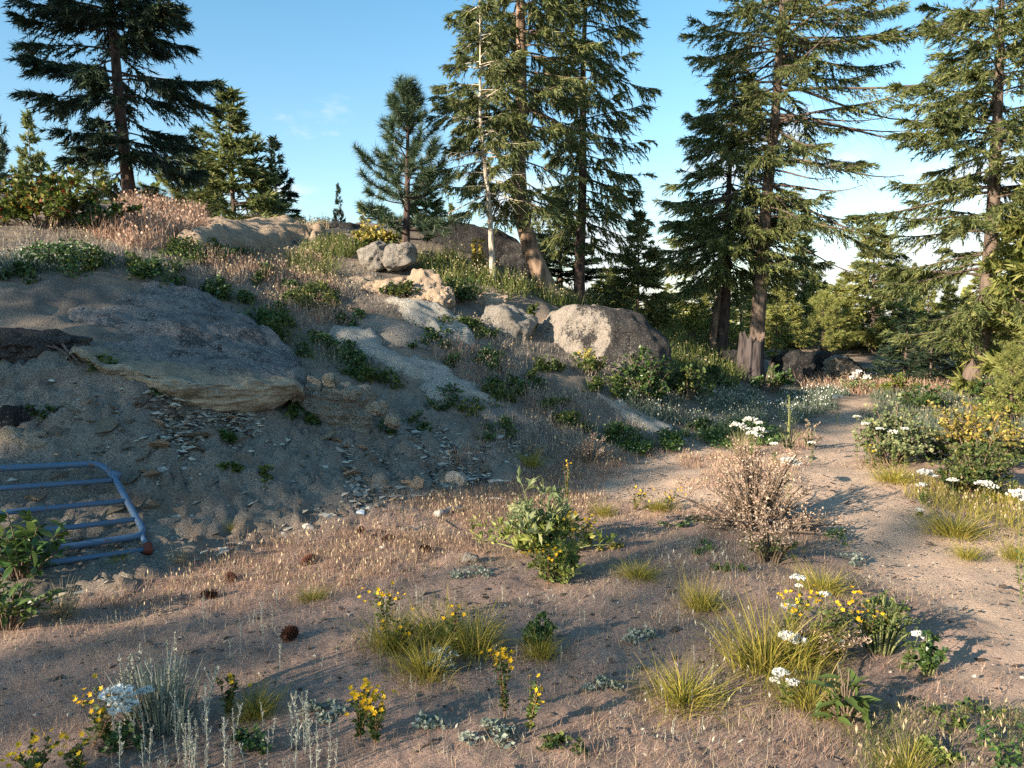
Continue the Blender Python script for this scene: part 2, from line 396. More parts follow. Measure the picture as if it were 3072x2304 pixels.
ang = np.concatenate([np.linspace(-0.78, 0.78, 360), np.linspace(0.80, 2 * np.pi - 0.80, 120)[1:-1]])
rad = np.concatenate([[0.0], np.geomspace(0.8, 2.4, 16), np.geomspace(2.4, 45, 300)[1:], np.geomspace(45, 2500, 36)[1:]])
na, nr = len(ang), len(rad)
RR, AA = np.meshgrid(rad[1:], ang, indexing='ij')
X = np.concatenate([[0], (RR * np.sin(AA)).ravel()]); Y = np.concatenate([[0], (RR * np.cos(AA)).ravel()])
Z = H(X, Y)
dp = polydist(X, Y, PATH); db = polydist(X, Y, BANK); df = polydist(X, Y, FORE)
wob = fbm(np.stack([X, Y, X * 0], -1) * 2.5, 3, 21)
sm = lambda v: np.clip(v, 0, 1)
a_path = sm((dp + wob * 0.22) / 0.35 + 0.5); a_bank = sm((db + wob * 0.25) / 0.3 + 0.5); a_fore = sm((df + wob * 0.2) / 0.4 + 0.5)
Z = Z - 0.025 * a_path
# broken shale steps on the bank
PB = np.stack([X, Y, Z], -1)
st = Z * 14 + fbm(PB * np.array([2.2, 2.2, 2.2]), 3, 31) * 1.2; st = (st - np.floor(st)); stp = np.where(st < 0.7, st / 0.7, (1 - st) / 0.3)
Z = Z + a_bank * (stp * 0.05 + np.abs(fbm(PB * 6, 4, 41)) * 0.05 - np.clip(fbm(np.stack([X * 1.6 + Y * 0.8, Z * 0.7, Z * 0], -1) * 1.6, 3, 55) - 0.1, 0, 1) * 0.10)
i = (1 + np.arange(nr - 2)[:, None] * na); j = np.arange(na)[None]; j2 = (j + 1) % na
GQ = np.stack([i + j, i + na + j, i + na + j2, i + j2], -1).reshape(-1, 4)
GT = np.stack([np.zeros(na, int), 1 + np.arange(na), 1 + (np.arange(na) + 1) % na], -1)

m, t, o = newmat('dry_ground'); n = N(t); p = n.wpos()
n1 = n.noise(p, 1.1, 6, 0.6); n2 = n.noise(p, 9, 6, 0.65); n3 = n.noise(p, 60, 5, 0.7); n4 = n.noise(p, 230, 3, 0.7)
v1 = n.voro(p, 55); v2 = n.voro(p, 150, out='Color')
dirt = n.mix(n2, lin(152, 123, 109), lin(206, 173, 152))
dirt = n.mix(n.step(n.math('ADD', n.math('MULTIPLY', n1, 0.6), n.math('MULTIPLY', n2, 0.4)), 0.44, 0.58), dirt, n.mix(n3, lin(112, 94, 86), lin(172, 148, 132)))
sand = n.mix(n3, lin(176, 148, 128), lin(222, 194, 168))
shale = n.mix(n2, lin(104, 97, 90), lin(176, 164, 148))
shale = n.mix(n.step(n3, 0.42, 0.7), shale, lin(88, 80, 74))
shale = n.mix(n.step(n1, 0.5, 0.66), shale, n.mix(n3, lin(140, 118, 98), lin(112, 96, 84)))
slope = n.mix(n2, lin(112, 100, 90), lin(164, 146, 128))
slope = n.mix(n.step(n1, 0.46, 0.6), slope, n.mix(n3, lin(86, 78, 72), lin(134, 124, 114)))
base = n.mix(n.attr('fore'), slope, dirt)
base = n.mix(n.attr('path'), base, sand)
base = n.mix(n.attr('bank'), base, shale)
base = n.mix(n.math('MULTIPLY', n.step(n4, 0.5, 0.72), 0.55), base, lin(72, 60, 52))
base = n.mix(n.math('MULTIPLY', n.step(v2, 0.83, 0.9), 0.5), base, lin(206, 190, 168))
h = n.math('ADD', n.math('MULTIPLY', n3, 0.6), n.math('MULTIPLY', n4, 0.4))
nrm = n.bump(h, 0.9, 0.025, n.bump(n.math('ADD', n.math('MULTIPLY', v1, 0.5), n2), 0.5, 0.03))
t.links.new(n.bsdf(base, 0.95, nrm, 0.1), o.inputs[0]); GROUND = m

Vg = np.stack([X, Y, Z], -1)
fx = Vg[GQ].mean(1); cls = np.zeros(len(GQ), int)
cls[a_path[GQ].mean(1) > 0.5] = 1
cls[(a_bank[GQ].mean(1) > 0.5)] = 2
def submesh(name, sel, tri=None):
    fs = [GQ[sel]] + ([tri] if tri is not None else [])
    used = np.unique(np.concatenate([f.ravel() for f in fs])); mp = np.full(len(Vg), -1); mp[used] = np.arange(len(used))
    me = mesh(name, Vg[used], [mp[f] for f in fs], GROUND, None, True, {'path': a_path[used], 'bank': a_bank[used], 'fore': a_fore[used]})
    o = link(name, me); o['kind'] = 'structure'; return o
ground_o = submesh('ground', cls == 0, GT); path_o = submesh('path', cls == 1); bank_o = submesh('bank', cls == 2)
# ------------------------------------------------------------------ rock
def mat_rock(name, base1, base2, lichen=0.5, pale=0.35, scale=1.0, dark=(0.022, 0.021, 0.022, 1), topdark=0.0, grit=1.0, side=0.0, crack=0.5, lip=False):
    return _mat_rock(name, base1, base2, lichen, pale, scale, dark, topdark, grit, side, crack, lip)
def _mat_rock(name, base1, base2, lichen=0.5, pale=0.35, scale=1.0, dark=(0.022, 0.021, 0.022, 1), topdark=0.0, grit=1.0, side=0.0, crack=0.5, lip=False):
    m, t, o = newmat(name); n = N(t); p = n.pos()
    a = n.noise(p, 2.2 * scale, 6, 0.62); b = n.noise(p, 11 * scale, 6, 0.7); c = n.noise(p, 46 * scale, 5, 0.75); d = n.noise(p, 170, 3, 0.7)
    col = n.mix(b, base1, base2)
    col = n.mix(n.math('MULTIPLY', n.step(c, 0.46, 0.66), 0.45), col, tuple(x * 0.55 for x in base1[:3]) + (1,))
    col = n.mix(n.math('MULTIPLY', n.step(n.math('ADD', n.math('MULTIPLY', a, 0.5), n.math('MULTIPLY', c, 0.5)), 0.50, 0.60), pale), col, lin(196, 188, 172))
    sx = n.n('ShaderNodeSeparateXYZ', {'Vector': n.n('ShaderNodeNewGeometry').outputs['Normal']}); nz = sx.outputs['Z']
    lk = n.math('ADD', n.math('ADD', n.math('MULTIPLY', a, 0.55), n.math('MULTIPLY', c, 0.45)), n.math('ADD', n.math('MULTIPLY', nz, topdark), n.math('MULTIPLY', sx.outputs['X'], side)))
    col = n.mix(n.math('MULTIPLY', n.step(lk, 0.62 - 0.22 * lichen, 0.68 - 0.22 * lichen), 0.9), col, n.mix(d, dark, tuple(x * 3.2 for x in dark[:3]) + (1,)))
    e = n.voro(p, 75 * scale ** 0.5, out='Color'); col = n.mix(n.math('MULTIPLY', n.step(e, 0.62, 0.8), 0.42 * grit), col, lin(58, 54, 52)); col = n.mix(n.math('MULTIPLY', n.step(e, 0.30, 0.16), 0.35 * grit), col, lin(214, 206, 194))
    wp = n.n('ShaderNodeVectorMath', {0: p, 1: n.n('ShaderNodeVectorMath', {0: n.n('ShaderNodeTexNoise', {'Vector': p, 'Scale': 3.0 * scale, 'Detail': 4}).outputs['Color'], 1: (0.35, 0.35, 0.35)}, operation='MULTIPLY').outputs[0]}, operation='ADD').outputs[0]
    ed = n.step(n.voro(wp, 1.5 * scale, 'DISTANCE_TO_EDGE'), 0.012, 0.0)
    ed = n.math('MULTIPLY', ed, n.step(a, 0.48, 0.56)); col = n.mix(n.math('MULTIPLY', ed, crack), col, lin(46, 42, 40))
    if lip: col = n.mix(n.step(n.math('ADD', n.attr('lip'), n.math('MULTIPLY', n.math('SUBTRACT', b, 0.5), 0.9)), 0.35, 0.75), col, n.mix(c, lin(120, 108, 94), lin(196, 178, 152)))
    h = n.math('ADD', n.math('ADD', n.math('ADD', n.math('MULTIPLY', ed, -0.9 * crack), n.math('MULTIPLY', b, 1.1)), n.math('MULTIPLY', c, 0.5)), n.math('MULTIPLY', d, 0.15))
    t.links.new(n.bsdf(col, 0.92, n.bump(h, 0.9, 0.06), 0.15), o.inputs[0]); return m
R_GREY = mat_rock('grey_granite', lin(116, 109, 102), lin(170, 160, 148), 0.40, 0.4, 1.2, grit=0.5)
R_LICH_SHADE = mat_rock('lichened_shaded_granite', dark=(0.009, 0.009, 0.010, 1), base1=lin(116, 107, 99), base2=lin(176, 163, 149), lichen=0.90, pale=0.35, scale=0.8, side=0.20, grit=0.5)  # black lichen, deepened towards the right to paint in shade there too
R_DARK = mat_rock('dark_shaded_granite', lin(60, 57, 56), lin(100, 94, 88), 1.0, 0.15, grit=0.4, dark=(0.009, 0.009, 0.010, 1))  # dark rock, blackened further to stand in for shade over the granite hump
R_PALE = mat_rock('pale_granite', lin(156, 149, 138), lin(206, 198, 184), 0.26, 0.5, 1.5)
R_BUFF = mat_rock('buff_granite', lin(154, 130, 108), lin(204, 178, 150), 0.26, 0.4, 1.2, grit=0.5)
R_SLAB = mat_rock('gritty_slab', lin(104, 100, 98), lin(160, 154, 148), 0.56, 0.5, 1.6, crack=0.8, lip=True)
R_SOIL = mat_rock('dark_root_soil', lin(58, 50, 46), lin(98, 86, 78), 0.55, 0.05, 2.0, grit=0.6)
R_SHALE = mat_rock('shale', lin(124, 116, 104), lin(186, 174, 152), -0.2, 0.5, 3.0)
# layered side of the ledge: strata drawn out along it
m, t, o = newmat('layered_ledge'); n = N(t); p = n.pos()
mp = n.n('ShaderNodeMapping', {'Vector': p, 'Scale': (1.0, 1.0, 13)}).outputs[0]
a = n.noise(mp, 1.6, 6, 0.7, 0.6); b = n.noise(p, 14, 5, 0.7); c = n.noise(p, 70, 4, 0.7)
k = n.math('ADD', n.math('MULTIPLY', a, 0.7), n.math('MULTIPLY', b, 0.3))
col = n.ramp(k, [(0.30, lin(72, 64, 58)), (0.42, lin(142, 128, 110)), (0.58, lin(192, 174, 148)), (0.75, lin(160, 146, 128))])
col = n.mix(n.math('MULTIPLY', c, 0.4), col, lin(90, 80, 70))
t.links.new(n.bsdf(col, 0.92, n.bump(n.math('ADD', k, n.math('MULTIPLY', c, 0.3)), 0.9, 0.05), 0.12), o.inputs[0]); R_LEDGE = m

def ico(sub):
    import bmesh
    bm = bmesh.new(); bmesh.ops.create_icosphere(bm, subdivisions=sub, radius=1.0)
    V = np.array([v.co[:] for v in bm.verts]); T = np.array([[v.index for v in f.verts] for f in bm.faces]); bm.free()
    return V, T
ICO = {k: ico(k) for k in (1, 2, 3, 4, 5, 6)}
def rock_mesh(name, size, seed, mat, sub=5, rough=0.22, boxy=0.3, cuts=5, strata=0.0, fine=0.03):
    V, T = ICO[sub]; V = V.copy(); rng = np.random.default_rng(seed)
    V = V / (np.abs(V) ** (2 + 4 * boxy)).sum(1)[:, None] ** (1 / (2 + 4 * boxy))
    for k in range(cuts):
        nv = rng.normal(size=3); nv /= np.linalg.norm(nv); d = rng.uniform(0.62, 0.92)
        e = V @ nv - d; V = V - nv * np.maximum(e, 0)[:, None] * 0.8
    r = 1 + rough * fbm(V * 1.3 + seed, 3, seed) + rough * 0.4 * fbm(V * 4 + seed, 3, seed + 7)
    V = V * r[:, None]
    V = V * (np.array(size) / 2)
    s = min(size)
    nn = V / (np.linalg.norm(V, axis=1)[:, None] + 1e-9)
    V = V + nn * (fbm(V * 6 + seed, 4, seed + 3) * fine)[:, None]
    if strata:
        zz = V[:, 2] / strata + fbm(V * 1.5, 2, seed + 5) * 0.8; f = zz - np.floor(zz)
        V[:, :2] *= (1 + 0.09 * np.where(f < 0.6, f / 0.6, (1 - f) / 0.4) * 1.0)[:, None]
    return mesh(name, V, [T], mat, None, True)
def rock(name, label, pxc, pyb, D, wpx, hpx, seed, mat, depth=0.8, sink=0.25, rz=0.0, cat='boulder', tilt=(0, 0), **kw):
    """a rock whose foot shows at pixel (pxc,pyb) at distance D, wpx wide and hpx high there"""
    w = wpx / F * D; h = hpx / F * D
    c = at(pxc, pyb, D); full = h * (1 + sink)
    o = link(name, rock_mesh(name, (w, w * depth, full * 1.06), seed, mat, **kw))
    o.location = (c[0], D + w * depth * 0.35, c[2] + h - full / 2); o.rotation_euler = (tilt[0], tilt[1], rz)
    return tag(o, label, cat)
def slab(name, label, pts, bulge, mat, edge=0.35, seed=1, cat='rock', res=0.06, rough=0.05, sub=3):
    """bare bedrock swelling out of the slope over a ground outline"""
    pl = gpoly(pts, 3); lo = pl.min(0) - 0.2; hi = pl.max(0) + 0.2
    nx = int((hi[0] - lo[0]) / res) + 2; ny = int((hi[1] - lo[1]) / res) + 2
    gx, gy = np.meshgrid(np.linspace(lo[0], hi[0], nx), np.linspace(lo[1], hi[1], ny)); x, y = gx.ravel(), gy.ravel()
    d = polydist(x, y, pl) + 0.16 * fbm(np.stack([x, y, x * 0 + seed], -1) * 2.0, 4, seed) + 0.06 * fbm(np.stack([x, y, x * 0 + seed], -1) * 9.0, 3, seed + 1)
    k = np.clip(d / edge, 0, 1); prof = np.sqrt(np.clip(1 - (1 - k) ** 2, 0, 1))
    P3 = np.stack([x, y, x * 0], -1)
    z = Hbase(x, y) + bulge * prof - 0.07 * (d < 0.02) - 0.02 + prof * (fbm(P3 * 1.4, 4, seed + 2) * rough + fbm(P3 * 8, 3, seed + 4) * rough * 0.35) + np.clip(d, -0.3, 0) * 0.5
    i = np.arange(ny - 1)[:, None] * nx; j = np.arange(nx - 1)[None]
    Q = np.stack([i + j, i + j + 1, i + nx + j + 1, i + nx + j], -1).reshape(-1, 4)
    Q = Q[(d[Q] > -0.16).any(1)]
    used = np.unique(Q); mp_ = np.full(len(x), -1); mp_[used] = np.arange(len(used))
    b = np.array([pl[:, 0].mean(), pl[:, 1].mean(), 0]); b[2] = gz(b[0], b[1])
    o = link(name, mesh(name, np.stack([x, y, z], -1)[used] - b, [mp_[Q]], mat, None, True)); o.location = b
    return tag(o, label, cat)

# the big ledge: smooth slab above, a rounded layered lip jutting over the dug bank
def ledge(name, label, top, mid, lip, drop, seed, n_u=170, under=0.55):
    def cr(pts, u):
        P = np.array([at(*q) for q in pts]); s = np.linspace(0, 1, len(P)); 
        us = np.clip(u, 0, 1); out = np.empty((len(u), 3))
        for k in range(3):
            # smooth cubic through the points
            m_ = np.gradient(P[:, k], s); i = np.clip(np.searchsorted(s, us) - 1, 0, len(P) - 2); h = s[i + 1] - s[i]; tt = (us - s[i]) / h
            out[:, k] = (2 * tt**3 - 3 * tt**2 + 1) * P[i, k] + (tt**3 - 2 * tt**2 + tt) * h * m_[i] + (-2 * tt**3 + 3 * tt**2) * P[i + 1, k] + (tt**3 - tt**2) * h * m_[i + 1]
        return out
    u = np.linspace(0, 1, n_u); T_, M_, L_ = cr(top, u), cr(mid, u), cr(lip, u)
    dr = np.interp(u, np.linspace(0, 1, len(drop)), drop)
    rows = []; mats_ = []; 
    back = T_ - L_; back[:, 2] = 0; back /= np.linalg.norm(back, axis=1)[:, None]
    rows.append(T_ + back * 0.3 + np.array([0, 0, -0.25])); rows.append(T_ + back * 0.12 + np.array([0, 0, -0.06]))
    nv = 60
    for v in np.linspace(0, 1, nv):
        B = (1 - v) ** 2 * T_ + 2 * v * (1 - v) * (2 * M_ - 0.5 * T_ - 0.5 * L_) + v * v * L_
        rows.append(B)
    ntop = len(rows)
    for s_ in np.linspace(0.04, 1, 30):
        th = s_ * math.pi * 0.5
        out = 0.05 * math.sin(min(s_ * 4, 1) * math.pi / 2)
        rows.append(L_ + back * (-out + 0.20 * s_ ** 1.6)[..., None] * np.ones((n_u, 1)) if False else L_ + back * (-out + 0.16 * s_ ** 2) + np.array([0, 0, -1.0]) * (dr * s_)[:, None])
    for s_ in np.linspace(0.1, 1, 8):
        rows.append(rows[ntop + 29] + back * under * s_ + np.array([0, 0, -0.05 * s_]))
    G = np.array(rows); nrow = len(G); P = G.reshape(-1, 3)
    rowi = np.repeat(np.arange(nrow), n_u)
    side = (rowi >= ntop)
    fade = np.sin(np.clip(np.minimum(np.tile(u, nrow), 1 - np.tile(u, nrow)) * 14, 0, 1) * np.pi / 2); P[:, 2] -= (1 - fade) * 0.10
    bk = np.tile(back, (nrow, 1))
    zz = P[:, 2] * 17 + fbm(P * np.array([1.6, 1.6, 5.0]), 4, seed) * 2.4; f = zz - np.floor(zz)
    led = np.where(f < 0.75, f / 0.75, (1 - f) / 0.25)
    P = P - bk * (fade * side * (led * 0.030 - 0.015 + fbm(P * np.array([3, 3, 6]), 4, seed + 1) * 0.05 + np.abs(fbm(P * np.array([6, 6, 22]), 2, seed + 8)) * 0.02))[:, None]
    tn = (~side) * (rowi > 1) * fade
    P[:, 2] += tn * (fbm(P * 1.1, 3, seed + 2) * 0.05 + fbm(P * 5, 4, seed + 3) * 0.028 - np.clip(fbm(P * np.array([1.5, 4, 4]), 3, seed + 9) - 0.25, 0, 1) * 0.07 + fbm(P * 22, 2, seed + 5) * 0.008)
    i = np.arange(nrow - 1)[:, None] * n_u; j = np.arange(n_u - 1)[None]
    Q = np.stack([i + j, i + n_u + j, i + n_u + j + 1, i + j + 1], -1).reshape(-1, 4)
    mi = np.repeat((np.arange(nrow - 1) >= ntop - 2).astype(int), n_u - 1)
    b = P.mean(0)
    root = thing(name, label, 'rock ledge', b)
    a_, c_ = Q[mi == 0], Q[mi == 1]
    for nm, q, mt in (('slab_top', a_, R_SLAB), ('layered_edge', c_, R_LEDGE)):
        us = np.unique(q); mp_ = np.full(len(P), -1); mp_[us] = np.arange(len(us))
        lipv = np.clip((rowi - 2 - nv * 0.62) / (nv * 0.38), 0, 1); link(nm, mesh(nm, P[us] - b, [mp_[q]], mt, None, True, {'lip': lipv[us]}), root)
    return root
ledge('rock_ledge', 'broad dark gritty rock ledge with a buff layered lip over the dug bank',
      [(58, 279, 9.3), (90, 278, 9.5), (118, 278, 9.6), (190, 286, 9.6), (248, 318, 9.2), (284, 344, 8.6), (306, 364, 8.0)],
      [(62, 318, 8.0), (86, 319, 8.0), (110, 322, 8.05), (180, 335, 8.05), (238, 351, 8.05), (278, 364, 7.95), (305, 373, 7.75)],
      [(66, 347, 6.8), (88, 356, 6.75), (110, 366, 6.75), (170, 379, 6.8), (220, 384, 6.95), (270, 384, 7.2), (303, 378, 7.5)],
      [0.03, 0.09, 0.17, 0.24, 0.28, 0.25, 0.12], 11)

slab('rock_slab', 'pale bare rock slab running down the slope between two green strips', [(330, 328), (360, 329), (408, 352), (456, 380), (505, 404), (515, 414), (474, 406), (432, 394), (384, 370), (350, 350)], 0.10, R_PALE, 0.25, 3, rough=0.06)
slab('rock_slab', 'smooth pale whaleback slab below the lit dirt bank', [(394, 306), (410, 303), (430, 307), (456, 318), (480, 334), (488, 346), (460, 342), (430, 330), (404, 318)], 0.18, R_PALE, 0.22, 5, rough=0.07)
slab('rock_slab', 'long dark rock rib just below the pale whaleback slab', [(352, 310), (400, 322), (450, 345), (520, 380), (500, 382), (440, 358), (390, 338), (350, 322)], 0.07, R_GREY, 0.3, 7)
slab('rock_slab', 'low pale rock tongue reaching down towards the sandy path', [(590, 392), (612, 396), (650, 418), (680, 438), (650, 436), (618, 420)], 0.10, R_PALE, 0.2, 9)
slab('rock_slab', 'flat grey slab low on the slope among dry grass', [(470, 410), (515, 412), (560, 428), (545, 436), (500, 428)], 0.08, R_GREY, 0.2, 13)
slab('rock_dome', 'sunlit buff rock dome on the crest left of the young pine', [(180, 246), (205, 234), (235, 228), (300, 230), (318, 236), (280, 246), (245, 254), (205, 258)], 0.42, R_BUFF, 0.8, 15, res=0.07, rough=0.09)
rock('rock_dome', 'long dark granite hump behind the slender pale trunk', 462, 270, 17.0, 132, 46, 21, R_DARK, 0.5, 0.5, sub=5, rough=0.12, boxy=0.1, cuts=3, tilt=(0, 0.17))
rock('rock_dome', 'dark granite shoulder left of the leaning fir trunk', 512, 284, 16.8, 52, 40, 22, R_DARK, 0.7, 0.4, sub=5, rough=0.14, boxy=0.2, cuts=3, tilt=(0, 0.2))
rock('rock_dome', 'low dark rock hump on the crest beside the yellow leaved bush', 335, 236, 17.5, 60, 13, 23, R_DARK, 0.6, 0.5, sub=4, rough=0.12, cuts=2)
rock('boulder', 'rounded grey boulder with a crack, left half of the pair under the pine', 374, 266, 13.6, 34, 24, 24, R_GREY, 0.9, 0.15, sub=5, rough=0.12, boxy=0.3, cuts=3)
rock('boulder', 'rounded pale boulder, right half of the pair under the pine', 398, 266, 13.6, 32, 23, 25, R_GREY, 0.9, 0.15, sub=5, rough=0.12, boxy=0.3, cuts=3)
rock('boulder', 'big round boulder with black lichen and a sunlit face beside the fir', 601, 383, 12.6, 146, 77, 26, R_LICH_SHADE, 0.75, 0.45, sub=6, rough=0.10, boxy=0.05, cuts=1, fine=0.012, tilt=(0, 0.12))
rock('boulder', 'blue grey boulder with dark streaks left of the big lichened boulder', 503, 348, 12.4, 60, 40, 28, R_GREY, 0.8, 0.35, sub=5, rough=0.14, boxy=0.2, cuts=3, tilt=(0, 0.25))
rock('boulder', 'small sunlit buff boulder above the blue grey boulder', 490, 316, 13.4, 32, 24, 29, R_BUFF, 0.8, 0.3, sub=4, rough=0.2, boxy=0.4, cuts=6)
rock('boulder', 'dark flat stone on the terrace left of the leaning fir', 530, 302, 14.8, 30, 8, 30, R_DARK, 0.8, 0.5, sub=4, rough=0.15)
for q, (x_, y_, w_, h_, lb) in enumerate([(350, 298, 46, 18, 'sunlit buff rock face at the left of the eroded bank'), (385, 302, 42, 22, 'sunlit buff rock face in the middle of the eroded bank'), (418, 300, 40, 26, 'sunlit pale cracked rock at the right of the eroded bank'), (440, 306, 26, 18, 'small sunlit buff rock at the right end of the eroded bank')]):
    rock('rock_outcrop', lb, x_, y_, 12.6 - q * 0.12, w_, h_, 40 + q, R_BUFF, 0.7, 0.4, sub=5, rough=0.25, boxy=0.4, cuts=7, cat='rock')
rock('rock_outcrop', 'layered block of rock right below the end of the ledge', 335, 424, 7.75, 74, 36, 50, R_SHALE, 0.7, 0.5, sub=6, rough=0.25, boxy=0.3, cuts=5, strata=0.07, cat='rock', tilt=(0, 0.2))
rock('rock_outcrop', 'layered grey rock in the bank above the top rail of the gate', 12, 462, 5.95, 80, 32, 51, R_SHALE, 0.6, 0.5, sub=5, rough=0.18, boxy=0.5, cuts=6, strata=0.04, cat='rock', tilt=(0, 0.05))
for k, (x_, y_, w_, h_, sd) in enumerate([(310, 388, 20, 12, 61), (330, 384, 16, 10, 62), (296, 396, 16, 9, 63), (352, 398, 18, 10, 64), (376, 412, 20, 11, 65), (392, 424, 15, 8, 66)]):
    rock('rock_outcrop', ['pale broken block touching the right end of the ledge', 'small pale block just right of the broken block', 'small block tucked under the right end of the ledge', 'grey broken rock above the layered block', 'grey broken rock at the right of the layered block', 'small grey rock lower right of the layered block'][k], x_, y_, 7.7 - 0.05 * k, w_, h_, sd, R_SHALE, 0.8, 0.4, sub=4, rough=0.3, boxy=0.5, cuts=8, cat='rock', tilt=(0.1, 0.25))
rock('rock_outcrop', 'pale flaking rock above the layered block at the end of the ledge', 318, 392, 8.0, 40, 18, 52, R_SHALE, 0.7, 0.5, sub=4, rough=0.25, boxy=0.5, cuts=7, strata=0.05, cat='rock')
rock('boulder', 'dark lichened boulder beside the path behind the stump', 796, 374, 19.5, 40, 22, 53, R_DARK, 0.8, 0.3, sub=5, rough=0.15, boxy=0.3, cuts=5)
rock('boulder', 'brown sloping boulder right of the dark boulder behind the stump', 846, 378, 21, 40, 22, 54, R_LICH_SHADE, 0.8, 0.3, sub=5, rough=0.18, boxy=0.3, cuts=5, tilt=(0, 0.35))
rock('boulder', 'small dark boulder between the two boulders behind the stump', 823, 370, 22, 20, 16, 55, R_DARK, 0.8, 0.3, sub=4, rough=0.2, boxy=0.3, cuts=5)
rock('boulder', 'round dark boulder at the foot of the twin trunks', 731, 362, 18.5, 30, 12, 56, R_DARK, 0.8, 0.4, sub=4, rough=0.15)
rock('stone', 'pale round stone lying at the foot of the bank', 457, 487, 7.45, 19, 14, 57, R_PALE, 0.9, 0.1, sub=4, rough=0.2, boxy=0.4, cuts=5, cat='stone')
rock('stone', 'small orange tinted stone beside the pale round stone', 447, 487, 7.5, 10, 9, 58, R_BUFF, 0.9, 0.1, sub=3, rough=0.25, boxy=0.4, cuts=5, cat='stone')
rock('stone', 'flat white stone half buried beside the green herb clump', 509, 584, 4.9, 34, 14, 59, R_PALE, 0.7, 0.5, sub=4, rough=0.2, boxy=0.5, cuts=4, cat='stone')
rock('stone', 'grey stone in the grass behind the flat white stone', 470, 562, 5.2, 18, 8, 60, R_GREY, 0.8, 0.4, sub=3, rough=0.2, boxy=0.4, cuts=4, cat='stone')

rock('soil_overhang', 'dark crumbling overhang of soil at the left end of the ledge', 14, 354, 6.8, 108, 18, 70, R_SOIL, 0.5, 0.3, sub=5, rough=0.3, boxy=0.3, cuts=3, cat='soil', tilt=(0.15, 0.08), fine=0.05)
rock('soil_lump', 'black lump in the bare earth at the left edge', 6, 430, 6.05, 34, 24, 71, R_DARK, 0.5, 0.5, sub=4, rough=0.35, boxy=0.2, cuts=4, cat='soil', tilt=(0, 0.5))  # dark lump set at the black patch in the bank
